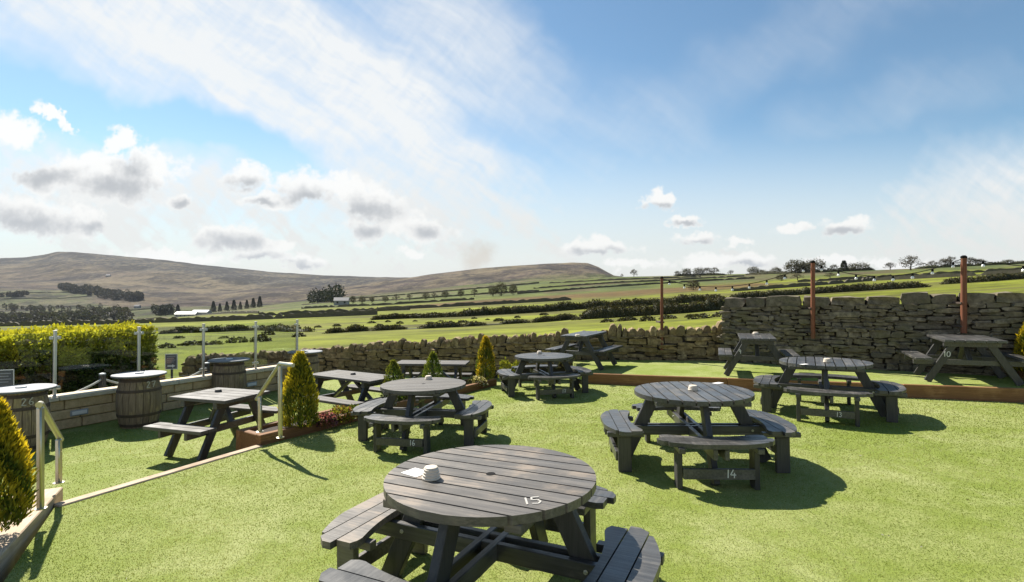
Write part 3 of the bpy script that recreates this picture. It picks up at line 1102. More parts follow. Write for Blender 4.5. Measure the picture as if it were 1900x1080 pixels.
def number_on_bench(table, k, txt, t0=0.12, h=0.062):
    bench = [c for c in table.children if c.name.startswith('bench')][k]
    # the rail's outer face looks along +x of the bench; figures run along +y there
    M = Matrix.Translation((.8525, t0, .118)) @ Matrix(((0, 0, 1, 0), (1, 0, 0, 0), (0, 1, 0, 0), (0, 0, 0, 1)))
    stroke_digits(txt, h, bench, M)


def at_lawn(px, Y):
    x = (px - CX) / F * Y
    return Vector((x, Y, lawn_z(x, Y)))


T15 = at_lawn(914, 3.03); T14 = Vector((1.92, 5.58, 0)); T13 = Vector((4.63, 7.8, 0)); T16 = at_lawn(787, 6.75); T17 = at_lawn(1010, 9.8)
for v in (T14, T13):
    v.z = lawn_z(v.x, v.y)
copies = {}
t14 = round_table(T14, R(86), 'glossy round black picnic table alone mid lawn, 14 painted on its bench rail', first=True)
t15 = round_table(T15, R(-26), 'round worn brown-grey picnic table with number 15 painted on its top')
t13 = round_table(T13, R(61), 'round black picnic table near the raised board and tall wall, marked 13')
t16 = round_table(T16, R(-12), 'smaller round grey topped picnic table beside the long planter, marked 16', 0.9)
t17 = round_table(T17, R(12), 'smaller round black picnic table in front of the corner of the raised terrace', 0.9)


def set_mat(o, m):
    o.material_slots[0].link = 'OBJECT'
    o.material_slots[0].material = m


for c in t15.children:
    if c.name.startswith(('plank', 'batten')):
        set_mat(c, M_WORN)
    if c.name.startswith('bench') and abs(((c.rotation_euler.z - R(180)) + math.pi) % (2 * math.pi) - math.pi) < .1:
        for g in c.children:
            set_mat(g, M_WORN)
for c in t15.children:
    if c.name.startswith('bench') and abs(c.rotation_euler.z) < .1:
        c.location.y = -.17          # this bench sits skewed on its beam
for c in t16.children:
    if c.name.startswith('plank'):
        set_mat(c, M_GREYTOP)


def bench_towards(table, rot, world_deg):
    """index of the bench that looks most nearly in a world direction (degrees)"""
    best, bi = 9, 0
    for k in range(4):
        d = (rot + 90 * k - world_deg + 180) % 360 - 180
        if abs(d) < best * 40:
            best, bi = abs(d) / 40, k
    return bi


number_on_bench(t14, bench_towards(t14, 86, 270), '14', 0.06, 0.075)
number_on_bench(t13, bench_towards(t13, 61, 245), '13', 0.10, 0.06)
number_on_bench(t16, bench_towards(t16, -12, 260), '16', 0.14, 0.07)
number_on_bench(t17, bench_towards(t17, 12, 280), '17', 0.12, 0.07)
# the number on the worn table top
stroke_digits('15', 0.085, t15, Matrix.Translation((0.365, -0.335, .7515)) @ Matrix.Rotation(R(34), 4, 'Z'), M_CHALK, thick=0.003)


def build_picnic(L, W, spread, name='picnic_table', top_mat=None, n=5, bench_w=0.25, h=0.74, overall=None):
    root = bpy.data.objects.new(name, None)
    COL.objects.link(root)
    tm = top_mat or M_PAINT
    pitch = W / n
    for i in range(n):
        MB().box(-L / 2, L / 2, -W / 2 + i * pitch + .004, -W / 2 + (i + 1) * pitch - .004, h - .042, h, bev=.004).build('plank', tm, root)
    ov = overall or spread + 0.26
    for s in (-1, 1):
        x = s * (L / 2 - .20)
        MB().box(x - .035, x + .035, -W / 2 + .03, W / 2 - .03, h - .125, h - .0435, bev=.004).build('bearer', M_PAINT, root)
        MB().box(x - s * .06 - .022, x - s * .06 + .022, -ov / 2 + .02, ov / 2 - .02, .300, .388, bev=.004).build('beam', M_PAINT, root)
        for q in (-1, 1):
            MB().bar((x, q * W * .27, h - .05), (x, q * spread / 2, .010), .044, .10, up=(1, 0, 0)).build('leg', M_PAINT_Z, root) if False else \
                MB().bar((x, q * W * .27, h - .05), (x, q * spread / 2, .012), .105, .046, up=(1, 0, 0)).build('leg', M_PAINT_Z, root)
        MB().bar((x - s * .09, 0, .345), (0.02 * s, 0, h - .06), .07, .045, up=(0, 0, 1)).build('brace', M_PAINT, root)
    for q in (-1, 1):
        for j in range(2):
            y = q * (ov / 2 - bench_w / 2) + (j - .5) * bench_w / 2
            MB().box(-L / 2, L / 2, y - bench_w / 4 + .004, y + bench_w / 4 - .004, .390, .432, bev=.004).build('seat_plank', tm, root)
    return root


def picnic_at(root, loc, axis_deg, label, tilt):
    place(root, loc, R(axis_deg), tilt)
    tag(root, label, 'picnic table', 'rectangular picnic tables')
    return root


TT = (0.022, 0.0)
LT = (0.0, -0.012)


def on(zf, x, y):
    return Vector((x, y, zf(x, y)))


p10 = picnic_at(build_picnic(1.15, .82, 1.22, n=6, overall=1.62), on(ter_z, 7.85, 9.15), 64, 'black A-frame picnic table with number 10 on its leg', TT)
p9 = picnic_at(build_picnic(1.15, .62, 1.12, n=5), on(ter_z, 4.76, 10.27), 69, 'black A-frame picnic table below the end of the tall stone wall', TT)
p11 = picnic_at(build_picnic(1.25, .60, 1.1, n=5), on(ter_z, 1.63, 11.75), 60, 'small black picnic table in front of the low wall, behind the table marked 17', TT)
pl = picnic_at(build_picnic(.95, .78, 1.12, top_mat=M_GREYTOP, n=5, overall=1.5), on(low_z, -3.98, 7.22), -18, 'short grey topped picnic table on the sunk terrace beside the handrail', LT)
pm = picnic_at(build_picnic(1.5, .66, 1.1, top_mat=M_GREYTOP, n=5), on(low_z, -2.70, 8.95), -31, 'grey topped picnic table on the sunk terrace behind the dark conifer', LT)
pf = picnic_at(build_picnic(1.45, .62, 1.1, top_mat=M_GREYTOP, n=5), on(low_z, -1.62, 10.75), -4, 'picnic table at the foot of the low stone wall behind the planter', LT)
# painted numbers on the near legs
def leg_number(tb_, txt, x_end, q, spread, W, h=0.74, size=0.085, L=1.15):
    x = -(L / 2 - .20)
    a, b = Vector((x, q * W * .27, h - .05)), Vector((x, q * spread / 2, .012))
    p = a.lerp(b, x_end)
    M = Matrix.Translation((x - .0265, p.y + size * .55, p.z - size * .5)) @ Matrix(((0, 0, -1, 0), (-1, 0, 0, 0), (0, 1, 0, 0), (0, 0, 0, 1)))
    stroke_digits(txt, size, tb_, M)


leg_number(p10, '10', .30, 1, 1.22, .82)
leg_number(p9, '9', .32, 1, 1.12, .62, size=0.08)

# ------------------------------------------------------------------ small things on tables
def ashtray(loc, s=1.0, label='', material=None, rings=4):
    prof = [(0.050, 0)]
    for i in range(rings):
        z = i * .017
        r = .058 - i * .0038
        prof += [(r, z + .003), (r, z + .012), (r - .005, z + .0155)]
    top = rings * .017
    rt_ = .058 - rings * .0038
    prof += [(rt_, top), (rt_ - .003, top + .006), (rt_ - .012, top + .009), (.012, top + .0095), (.008, top + .007), (.001, top + .007)]
    o = MB().lathe(prof, 24).build('ashtray', material or M_CREAM, None, smooth=True)
    place(o, loc, 0, None, s)
    return tag(o, label, 'ashtray', 'ashtrays on the tables')


def tabletop(table, x, y, z=0.7502):
    return table.matrix_basis @ Vector((x, y, z))


def world_to_top(table, px, py, z=0.75):
    """the point of a table's top seen at a photo pixel"""
    o = Vector((0, 0, H))
    d = Vector(((px - CX) / F, 1, -(py - CY) / F))
    n = (table.matrix_basis.to_3x3() @ Vector((0, 0, 1))).normalized()
    p0 = table.matrix_basis @ Vector((0, 0, z + .0006))
    return o + d * ((p0 - o).dot(n) / d.dot(n))


ashtray(world_to_top(t15, 800, 888), .9, 'cream ribbed ashtray on the worn table marked 15')
ashtray(world_to_top(t14, 1286, 724), .9, 'pale ribbed ashtray on the black round table alone mid lawn', rings=3)
ashtray(world_to_top(t13, 1535, 672), .95, 'pale ribbed ashtray on the round table near the raised board', rings=3)
ashtray(world_to_top(t16, 795, 704), .85, 'pale ribbed ashtray on the round table beside the long planter', rings=3)
ashtray(world_to_top(t17, 1001, 656), .85, 'pale ribbed ashtray on the round table at the terrace corner', rings=3)
ashtray(world_to_top(pl, 405, 727, .74), .8, 'ashtray on the short picnic table beside the handrail', M_GREYTOP, 2)
ashtray(world_to_top(pm, 655, 695, .74), .8, 'ashtray on the picnic table behind the dark conifer', M_GREYTOP, 2)
ashtray(world_to_top(p10, 1775, 619, .74), 1.0, 'ashtray on the A-frame table marked 10', rings=2)
ashtray(world_to_top(p9, 1402, 620, .74), 1.0, 'ashtray on the table below the end of the tall wall', rings=2)
ashtray(world_to_top(p11, 1072, 624, .74), 1.0, 'ashtray on the small table in front of the low wall', rings=2)


def card(table, px, py, w, d, rz, label, z=.75):
    c = MB().box(-w / 2, w / 2, -d / 2, d / 2, 0, .0025)
    o = c.build('paper_card', M_CARD)
    place(o, world_to_top(table, px, py, z), rz, (0.015, -0.012))
    return tag(o, label, 'card')


card(t15, 771, 877, .13, .11, R(-38), 'white paper card beside the cream ashtray')
card(t14, 1332, 711, .12, .07, R(30), 'white paper card on the black round table alone mid lawn')
card(t13, 1492, 676, .12, .06, R(20), 'white paper card on the round table near the raised board')

# ------------------------------------------------------------------ dry stone walls
def stone_mesh(i, rng, upright=False):
    """rounded irregular block in a unit cube: 26 vertices, 48 triangles or fewer"""
    vs = []
    index = {}
    for x in (-1, 0, 1):
        for y in (-1, 0, 1):
            for z in (-1, 0, 1):
                if x == y == z == 0:
                    continue
                k = abs(x) + abs(y) + abs(z)
                s = {1: 1.0, 2: .97, 3: .88}[k]
                p = np.array([x, y, z], float) * .5 * s
                p += rng.normal(0, .05, 3)
                if upright and z == 1:
                    p[0] *= .72
                    p[2] += rng.normal(0, .05) - .07 * abs(x)
                index[(x, y, z)] = len(vs)
                vs.append(p)
    fs = []
    for ax in range(3):
        for sgn in (-1, 1):
            for a in (-1, 0):
                for b in (-1, 0):
                    q = []
                    for da, db in ((0, 0), (1, 0), (1, 1), (0, 1)):
                        c = [0, 0, 0]
                        c[ax] = sgn
                        c[(ax + 1) % 3] = a + da
                        c[(ax + 2) % 3] = b + db
                        q.append(index[tuple(c)])
                    fs.append(tuple(q) if sgn > 0 else tuple(reversed(q)))
    me = bpy.data.meshes.new('stone')
    me.from_pydata([tuple(v) for v in vs], [], fs)
    me.polygons.foreach_set('use_smooth', [True] * len(me.polygons))
    me.set_sharp_from_angle(angle=R(30))
    return me


SRNG = np.random.default_rng(3)
STONES = [stone_mesh(i, SRNG) for i in range(14)]
COPES = [stone_mesh(i, SRNG, True) for i in range(8)]


def with_mat(meshes, m):
    out = []
    for me in meshes:
        c = me.copy()
        c.materials.append(m)
        out.append(c)
    return out


def drystone(name, A, B, base, top, zb, zt, material, label, course, slen, depth=.34, cope='upright', back=False, cope_h=.22, cope_l=.16, seed=1, limit=300):
    """wall from A to B (xy). zb/zt: heights at the two ends (bottom, top of the courses). Stones are parts."""
    rng = random.Random(seed)
    A, B = Vector(A), Vector(B)
    u = (B - A).normalized()
    L = (B - A).length
    n = Vector((u.y, -u.x))            # towards the garden
    ang = math.atan2(u.y, u.x)
    root = empty(name, (A.x, A.y, zb[0]), ang, label, 'stone wall')
    sm_, cm_ = with_mat(STONES, material), with_mat(COPES, material)
    zb0 = zb[0]
    fz = lambda x: zb[0] + (zb[1] - zb[0]) * x / L - zb0
    tz = lambda x: zt[0] + (zt[1] - zt[0]) * x / L - zb0
    # dark core
    mb = MB()
    k = 12
    for i in range(k):
        x0, x1 = L * i / k, L * (i + 1) / k
        v = []
        for x in (x0, x1):
            v += [(x, -depth / 2 + .07, fz(x) - .25), (x, depth / 2 - .04, fz(x) - .25), (x, depth / 2 - .04, tz(x) - .02), (x, -depth / 2 + .07, tz(x) - .02)]
        mb.add(v, [(0, 4, 5, 1), (1, 5, 6, 2), (2, 6, 7, 3), (3, 7, 4, 0), (0, 1, 2, 3), (7, 6, 5, 4)])
    mb.build('rubble_core', M_CORE, root)
    specs = []
    r = 0.0
    hgt = max(tz(0) - fz(0), tz(L) - fz(L))
    z = 0.0
    row = 0
    def edge(x, zc):
        # a course line wanders up and down along the wall
        k_ = min(1.0, zc / .08, max(0.0, (hgt - zc) / .08))
        return zc + k_ * wander * (math.sin(x * 2.3 + zc * 31 + seed) + .8 * math.sin(x * 5.1 + zc * 57 + 2 * seed) + .6 * math.sin(x * 9.7 + zc * 83))
    wander = course[0] * .30
    while z < hgt - .02:
        ch = min(rng.uniform(*course), hgt - z)
        if hgt - z - ch < course[0] * .6:
            ch = hgt - z
        x = -rng.uniform(0, .15)
        while x < L:
            l = rng.uniform(*slen) * (1.0 if rng.random() > .12 else 1.5) * (.55 if rng.random() < .2 else 1)
            xm = min(max(x + l / 2, 0.02), L)
            frac = (tz(xm) - fz(xm)) / hgt
            lo_, hi_ = edge(xm, z), edge(xm, z + ch)
            zz = fz(xm) + (lo_ + hi_) / 2 * frac
            hh = max(.035, (hi_ - lo_) * frac)
            if rng.random() < .25 and hh > .09:            # two thin stones one on the other
                a = rng.uniform(.38, .62)
                specs.append((xm, zz - hh / 2 + hh * a / 2, l, hh * a, row))
                specs.append((xm, zz + hh / 2 - hh * (1 - a) / 2, l, hh * (1 - a), row))
            else:
                specs.append((xm, zz, l, hh, row))
            x += l
        z += ch
        row += 1
    rng.shuffle(specs)
    specs.sort(key=lambda s: -s[2] * s[3])
    extra = []
    for i, (xm, zz, l, hh, row) in enumerate(specs):
        yoff = -depth / 2 + .11 + rng.uniform(-.045, .035)
        M = Matrix.Translation((xm, yoff, zz + rng.uniform(-.006, .006))) @ Matrix.Rotation(rng.gauss(0, .045), 4, 'Y') @ Matrix.Rotation(rng.gauss(0, .08), 4, 'Z') @ \
            Matrix.Diagonal((l * rng.uniform(.95, 1.04), rng.uniform(.20, .26), hh * rng.uniform(.92, 1.05), 1))
        me = rng.choice(sm_)
        if i < limit:
            link('stone', me, root, M)
        else:
            extra.append((me, M))
    if extra:
        mb = MB()
        for me, M in extra:
            mb.add([M @ v.co for v in me.vertices], [tuple(p.vertices) for p in me.polygons])
        o = mb.build('small_stones', material, root)
        o['kind'] = 'stuff'
    x = 0.0
    while x < L - .03:
        if cope == 'upright':
            l = rng.uniform(cope_l * .6, cope_l * 1.4)
            hh = cope_h * rng.uniform(.72, 1.12) * (1.35 if rng.random() < .08 else 1)
            M = Matrix.Translation((x + l / 2, rng.uniform(-.04, .03), tz(x) + hh / 2 - .03)) @ Matrix.Rotation(rng.gauss(0.03, .10), 4, 'Y') @ Matrix.Rotation(rng.gauss(0, .1), 4, 'Z') @ \
                Matrix.Diagonal((l * 1.02, depth * rng.uniform(.75, 1.0), hh, 1))
            link('cope_stone', rng.choice(cm_), root, M)
        else:
            l = rng.uniform(cope_l * .65, cope_l * 1.35)
            hh = cope_h * rng.uniform(.85, 1.15)
            M = Matrix.Translation((x + l / 2, rng.uniform(-.02, .02), tz(x) + hh / 2 - .01)) @ Matrix.Rotation(rng.gauss(0, .02), 4, 'Y') @ Matrix.Rotation(rng.gauss(0, .04), 4, 'Z') @ \
                Matrix.Diagonal((l * .99, depth * rng.uniform(1.0, 1.12), hh, 1))
            link('cope_stone', rng.choice(sm_), root, M)
        x += l * (1.0 if cope == 'upright' else 1.015)
    return root


WA, WB, WC = (-9.2, 15.0), (-3.7, 14.35), (4.98, 12.30)
drystone('low_stone_wall', WB, WC, 0, 0, (-.47, .19), (0.21, 0.86), M_STONE_LOW, 'low dry stone wall of golden brown field stones with upright cope stones', (.07, .15), (.18, .48), cope_h=.235, cope_l=.165, seed=4)
drystone('low_stone_wall', WA, WB, 0, 0, (-.85, -.47), (-.22, .21), M_STONE_LOW, 'far stretch of dry stone wall running on behind the glass balustrade', (.10, .18), (.22, .5), cope_h=.22, cope_l=.17, seed=9)
TA, TB = (4.92, 12.15), (11.54, 7.88)
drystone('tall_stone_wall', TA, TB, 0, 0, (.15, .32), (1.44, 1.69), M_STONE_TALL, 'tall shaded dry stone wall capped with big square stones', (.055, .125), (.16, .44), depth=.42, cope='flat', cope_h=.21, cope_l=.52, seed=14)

# ------------------------------------------------------------------ string light poles and festoon lights
def wall_pt(px, off):
    A, B = Vector(TA), Vector(TB)
    k = (px - CX) / F
    d = B - A
    t = (k * A.y - A.x) / (d.x - k * d.y)
    p = A + d * t
    u = d.normalized()
    return Vector((p.x + u.y * off, p.y - u.x * off))


def pole(x, y, z0, z1, label, r=.043):
    rt = empty('light_pole', (x, y, z0), 0, label, 'pole', 'poles carrying the string lights')
    mb = MB()
    mb.lathe([(r, 0), (r * 1.02, (z1 - z0) * .3), (r * .97, (z1 - z0) * .7), (r * .94, z1 - z0)], 12)
    mb.build('shaft', M_POLE, rt, smooth=True)
    MB().lathe([(r * 1.05, 0), (r * 1.05, .03), (r * .5, .05)], 12, z1 - z0 + .001).build('cap', M_BLACK, rt)
    for zz in (.12, min(.75, (z1 - z0) * .4)):
        MB().box(-.06, .06, -.012, .30, zz - .018, zz + .018, bev=.003).build('bracket', M_HOOP, rt)
    return rt


q1 = pix(1228, 540, 12.50)
w2, w3 = wall_pt(1510, .30), wall_pt(1783, .30)
zt1, zt2, zt3 = pix(0, 517, 12.5).z, pix(0, 488, w2.y).z, pix(0, 479, w3.y).z
pole(q1.x, 12.50, pix(0, 652, 12.5).z, zt1, 'thin brown pole standing against the low stone wall', .036)
pole(w2.x, w2.y, pix(0, 628, w2.y).z, zt2, 'brown pole fixed to the tall wall behind the black table marked 13')
pole(w3.x, w3.y, pix(0, 618, w3.y).z, zt3, 'brown pole fixed to the tall wall behind the table marked 10', .048)


def festoon(a, b, sag, nb, label, t0=0.0):
    a, b = Vector(a), Vector(b)
    rt = empty('string_lights', tuple(a), 0, label, 'string lights', 'string lights between the poles')
    f = lambda t: (b - a) * t + Vector((0, 0, -4 * sag * t * (1 - t)))
    MB().tube([f(i / 30) for i in range(31)], .007, 6).build('cable', M_BLACK, rt)
    for i in range(nb):
        t = (i + .5) / nb
        p = f(t)
        hl = MB().tube([p + Vector((0, 0, .004)), p + Vector((0, 0, -.05))], [.017, .020], 8).build('lamp_holder', M_BLACK, rt)
        bm_ = MB()
        bm_.lathe([(.011, 0), (.020, -.014), (.027, -.032), (.023, -.050), (.009, -.058)], 10, p.z - .05, (p.x, p.y))
        bm_.build('bulb', M_BULB, hl, smooth=True)
    return rt


P1, P2, P3 = Vector((q1.x, 12.5, zt1)), Vector((w2.x, w2.y, zt2)), Vector((w3.x, w3.y, zt3))
P4 = Vector((11.2, 8.2, zt3 - .05))
festoon(P1, P2, .33, 9, 'string of bulbs from the thin pole to the middle pole')
festoon(P2, P3, .30, 8, 'string of bulbs between the two poles on the tall wall')
festoon(P3, P4, .20, 6, 'string of bulbs leading away from the pole behind the table marked 10')

# ------------------------------------------------------------------ sandstone retaining wall, lamps, glass balustrade
RA, RB, RM = Vector((-8.25, 5.75)), Vector((-4.72, 12.55)), None


def ret_wall():
    u = (RB - RA).normalized()
    L = (RB - RA).length
    n = Vector((u.y, -u.x))
    z0 = low_z(*RA)
    rt = empty('garden_wall', (RA.x, RA.y, z0), math.atan2(u.y, u.x), 'low sandstone block wall with smooth coping along the sunk terrace', 'garden wall')
    sl_ = math.atan2(low_z(*RB) - z0, L)
    T = Matrix.Rotation(-sl_, 4, 'Y')
    hw = .46
    MB().box(0, L, .035, .25, -.3, hw).build('mortar_core', M_MORTAR, rt).matrix_basis = T
    rng = random.Random(2)
    meshes = {}
    ch = hw / 3
    for r_ in range(3):
        x = -.25 * (r_ % 2)
        while x < L:
            l = rng.choice((.34, .45, .56, .66))
            x0, x1 = max(x, 0), min(x + l, L)
            if x1 - x0 > .08:
                d = rng.uniform(-.008, .008)
                MB().box(x0 + .006, x1 - .006, -.008 + d, .10, r_ * ch + .006, (r_ + 1) * ch - .006, bev=.012).build('block', M_SANDSTONE, rt).matrix_basis = T
            x += l
    x = 0
    while x < L - .05:
        l = min(.9, L - x)
        MB().box(x + .003, x + l - .003, -.05, .30, hw + .003, hw + .065, bev=.008).build('coping_stone', M_COPING, rt).matrix_basis = T
        x += l
    return rt, u, n, L, z0, sl_, hw


RW, ru, rn, RL, rz0, rsl, rhw = ret_wall()


def on_wall(px, off):
    """point on the retaining wall line (offset behind its face) under photo column px; returns x along wall and world xy"""
    k = (px - CX) / F
    A = RA - rn * off
    t = (k * A.y - A.x) / (ru.x - k * ru.y)
    return t, A + ru * t


for px, lab in ((146, 'small grey lamp plate let into the sandstone wall left of the number 27 barrel'), (466, 'small grey lamp plate let into the sandstone wall by the far barrels')):
    t, p = on_wall(px, 0)
    o = empty('wall_lamp', (p.x, p.y, low_z(p.x, p.y) + .235), math.atan2(ru.y, ru.x), lab, 'wall lamp', 'lamps let into the sandstone wall')
    MB().box(-.12, .12, -.030, -.002, -.045, .045, bev=.006).build('frame', M_LAMPGREY, o)
    MB().box(-.10, .10, -.036, -.0305, -.028, .028, bev=.003).build('lens', M_CARD, o)

bal = empty('glass_balustrade', (RA.x, RA.y, low_z(*RA) + rhw + .067), math.atan2(ru.y, ru.x), 'clear glass balustrade on steel posts above the sandstone wall', 'balustrade')
BT = Matrix.Rotation(-rsl, 4, 'Y')
ts = [on_wall(px, .13)[0] for px in (101, 257, 377, 474, 551)]
ts = [ts[0] - 1.5] + ts
PH = 1.0
for i, t in enumerate(ts):
    p = empty('x', (0, 0, 0)) if False else None
    po = MB().box(t - .021, t + .021, .109, .151, .006, PH, bev=.006).build('post', M_SATIN, bal)
    po.matrix_basis = BT
    MB().lathe([(.05, 0), (.05, .006), (.02, .009)], 14, .0, (t, .13)).build('base_plate', M_SATIN, po)
    MB().box(t - .026, t + .026, .104, .156, PH + .001, PH + .012, bev=.003).build('post_cap', M_SATIN, po)
    for s in (-1, 1):
        if (i == 0 and s < 0) or (i == len(ts) - 1 and s > 0):
            continue
        for zz in (.12, PH - .10):
            MB().box(min(t + s * .022, t + s * .075), max(t + s * .022, t + s * .075), .112, .148, zz - .025, zz + .025, bev=.008).build('glass_clamp', M_SATIN, po)
for a, b in zip(ts[:-1], ts[1:]):
    MB().box(a + .045, b - .045, .125, .135, .055, PH - .02).build('pane', M_GLASS, bal).matrix_basis = BT
# panes beyond the last post turn towards the stone wall

# ------------------------------------------------------------------ whisky barrels
def build_barrel():
    rt = bpy.data.objects.new('barrel', None)
    COL.objects.link(rt)
    hb, r0, r1 = .80, .245, .308
    rad = lambda z: r0 + (r1 - r0) * (1 - ((z - hb / 2) / (hb / 2)) ** 2)
    nst = 20
    vs, fs = [], []
    w = math.pi * 2 / nst
    zs = [hb * i / 8 for i in range(9)]
    for z in zs:
        r = rad(z)
        for a in (-w / 2 + .012, 0, w / 2 - .012):
            vs.append((r * math.cos(a), r * math.sin(a), z))
        for a in (w / 2 - .012, -w / 2 + .012):
            vs.append(((r - .03) * math.cos(a), (r - .03) * math.sin(a), z))
    for i in range(8):
        for k in range(5):
            j = (k + 1) % 5
            fs.append((i * 5 + k, i * 5 + j, i * 5 + 5 + j, i * 5 + 5 + k))
    fs += [(4, 3, 2, 1, 0), (40, 41, 42, 43, 44)]
    sm0 = MB().add(vs, fs).mesh('stave', M_BARREL)
    for k in range(nst):
        link('stave', sm0, rt, Matrix.Rotation(w * k, 4, 'Z'))
    for z in (.045, .20, .58, .745):
        d = .022
        MB().lathe([(rad(z - d) + .0015, z - d), (rad(z - d) + .006, z - d), (rad(z + d) + .006, z + d), (rad(z + d) + .0015, z + d)], 32).build('hoop', M_HOOP, rt, smooth=True)
    MB().lathe([(r0 - .028, .03), (r0 - .028, .775)], 24).build('head', M_BARREL, rt)
    MB().lathe([(.365, 0), (.375, .006), (.375, .024), (.365, .030)], 40, hb + .002).build('table_top', M_ZINC, rt)
    MB().lathe([(.06, 0), (.06, .018), (.035, .022), (.034, .008), (.001, .008)], 18, hb + .0325).build('coaster_dish', M_CARD, rt)
    return rt


BAR = build_barrel()


def barrel_at(px, Y, txt, label, first=False, rz=0.0):
    o = BAR if first else copy_tree(BAR)
    x = (px - CX) / F * Y
    place(o, (x, Y, low_z(x, Y) + .001), rz, LT)
    tag(o, label, 'barrel', 'barrel tables along the sandstone wall')
    return o


def barrel_number(o, txt, ang, z=.62, h=.085, r=.30):
    th = ang
    M = Matrix.Rotation(th, 4, 'Z') @ Matrix.Translation((r, -h * .6, z)) @ Matrix(((0, 0, 1, 0), (1, 0, 0, 0), (0, 1, 0, 0), (0, 0, 0, 1)))
    stroke_digits(txt, h, o, M, M_CHALK, thick=.008)


b2 = barrel_at(425, 10.45, '', 'weathered oak barrel with metal top between the number 27 barrel and the farthest barrel', True)
b1 = barrel_at(258, 8.50, '27', 'weathered oak barrel table with number 27 in front of the sandstone wall')
b0 = barrel_at(38, 7.15, '26', 'oak barrel table with number 26 beside the golden conifer and handrail')
b3 = barrel_at(566, 12.0, '', 'farthest barrel table half hidden behind the planter conifer')
barrel_number(b1, '27', math.atan2(-b1.location.y, -b1.location.x) + R(28), .63, .095, .297)
barrel_number(b0, '26', math.atan2(-b0.location.y, -b0.location.x) + R(10), .63, .095, .297)

# ------------------------------------------------------------------ handrails at the step
def handrail(tall, short, zt_, zs_, label, ext=.10, r=.024, tail=.10):
    base = Vector((tall[0], tall[1], tall[2]))
    rt = empty('handrail', base, 0, label, 'handrail', 'handrails at the step')
    s = Vector(short[:3]) - base
    MB().box(-.022, .022, -.022, .022, 0, zt_ - r, bev=.010).build('post', M_STEEL, rt, smooth=True)
    MB().box(s.x - .022, s.x + .022, s.y - .022, s.y + .022, s.z, s.z + zs_ - r, bev=.010).build('post', M_STEEL, rt, smooth=True)
    top, bot = Vector((0, 0, zt_)), Vector((s.x, s.y, s.z + zs_))
    d = (bot - top).normalized()
    flat = Vector((d.x, d.y, 0)).normalized()
    MB().tube([top - flat * ext, top, bot, bot + d * tail], r, 12).build('rail', M_STEEL, rt, smooth=True)
    for p in (Vector((0, 0, 0)), s):
        MB().lathe([(.045, 0), (.045, .006), (.03, .010)], 14, p.z + .0005, (p.x, p.y)).build('foot_plate', M_STEEL, rt)
    return rt


tp = pixz(75, 944, .078); sp = pixz(109, 896, .078)
handrail(tp, sp, .83, .42, 'short steel handrail beside the golden conifer', ext=.05)
tp2 = pixz(520, 812, .10); sp2 = Vector((tp2.x - .36, tp2.y + .26, .10))
handrail(tp2, sp2, .86, .45, 'short steel handrail beside the planter conifer', ext=.26)

# ------------------------------------------------------------------ conifers, shrubs, hedge
def conifer(loc, h, r, label, gold, n=5200, seed=1, group='golden conifers in the planters', narrow=1.0):
    rng = np.random.default_rng(seed)
    rt = empty('conifer', loc, 0, label, 'conifer', group)
    MB().tube([(0, 0, 0), (0.005, 0, h * .5), (0, 0.004, h * .93)], [.028, .018, .004], 8).build('trunk', M_BARK, rt)
    t = rng.random(n) ** .85
    prof = np.interp(t, [0, .06, .25, .5, .75, .9, 1.0], [.70, .92, 1.0, .84, .56, .30, .05])
    a = rng.random(n) * 2 * np.pi
    lump = 0.86 + .30 * fbm(np.cos(a) * 1.6 + 4, t * 7 + np.sin(a) * 1.6, 3, seed)
    rr = r * prof * lump * np.sqrt(rng.uniform(.25, 1.0, n))
    rel_ = rr / (r * prof * lump)
    P = np.stack([np.cos(a) * rr, np.sin(a) * rr, .03 + t * (h - .06)], 1)
    D = np.stack([np.cos(a) * .5, np.sin(a) * .5, np.ones(n) * 1.1], 1) + rng.normal(0, .32, (n, 3))
    tip = np.clip((rel_ - .62) / .38, 0, 1) * np.clip(fbm(np.cos(a) * 2 + 9, t * 5 + np.sin(a) * 2, 3, seed + 5) * 1.9 - .35 + .55 * (t - .35), 0, 1)
    g = np.array([0.06, 0.11, 0.022])
    y = np.array(gold)
    C = g * (1 - tip[:, None]) + y * tip[:, None]
    top = np.clip((t - .8) / .2, 0, 1)[:, None]
    C = C * (1 - top * .5) + y * top * .5
    C *= rng.uniform(.7, 1.25, (n, 1))
    L = rng.uniform(.035, .075, n) * (h ** .5)
    V, Fq, Cc = leaves(P, D, L, L * .26, C, rng)
    np_mesh('crown', V, Fq, M_LEAF, Cc, rt)
    return rt


GOLD = (0.62, 0.47, 0.03)


def on_pl(px, Y):
    x = (px - CX) / F * Y
    return Vector((x, Y, lawn_z(x, Y) + .06))


conifer(pixz(-12, 990, .05), .97, .215, 'large golden conifer beside the short handrail and pale planter', GOLD, 9000, 2)
conifer(on_pl(556, 6.98), 1.02, .235, 'dark green and golden conifer at the end of the long planter', (0.50, 0.40, .03), 8000, 3)
conifer(on_pl(901, 10.72), .92, .20, 'golden conifer with orange tip at the far end of the planter', (0.55, 0.38, .025), 5200, 4)
conifer(on_pl(730, 8.52), .72, .19, 'small loose green conifer behind the table marked 16', (0.17, 0.17, .03), 2200, 5)
conifer(on_pl(803, 9.35), .76, .20, 'upright green conifer in the planter in front of the far picnic table', (0.16, 0.18, .03), 2600, 6)
rc = Vector((8.93, 9.08, ter_z(8.93, 9.08) + .08))
planter('planter', Vector((8.58, 8.62)), Vector((9.9, 8.0)), .75, 'reddish timber planter under the bright yellow conifer', 1, M_SLEEPER, top=.14, bottom=-.2, zf=ter_z)
conifer(rc, .98, .24, 'bright yellow conifer at the right end of the tall wall', (0.62, 0.46, .02), 5200, 7)


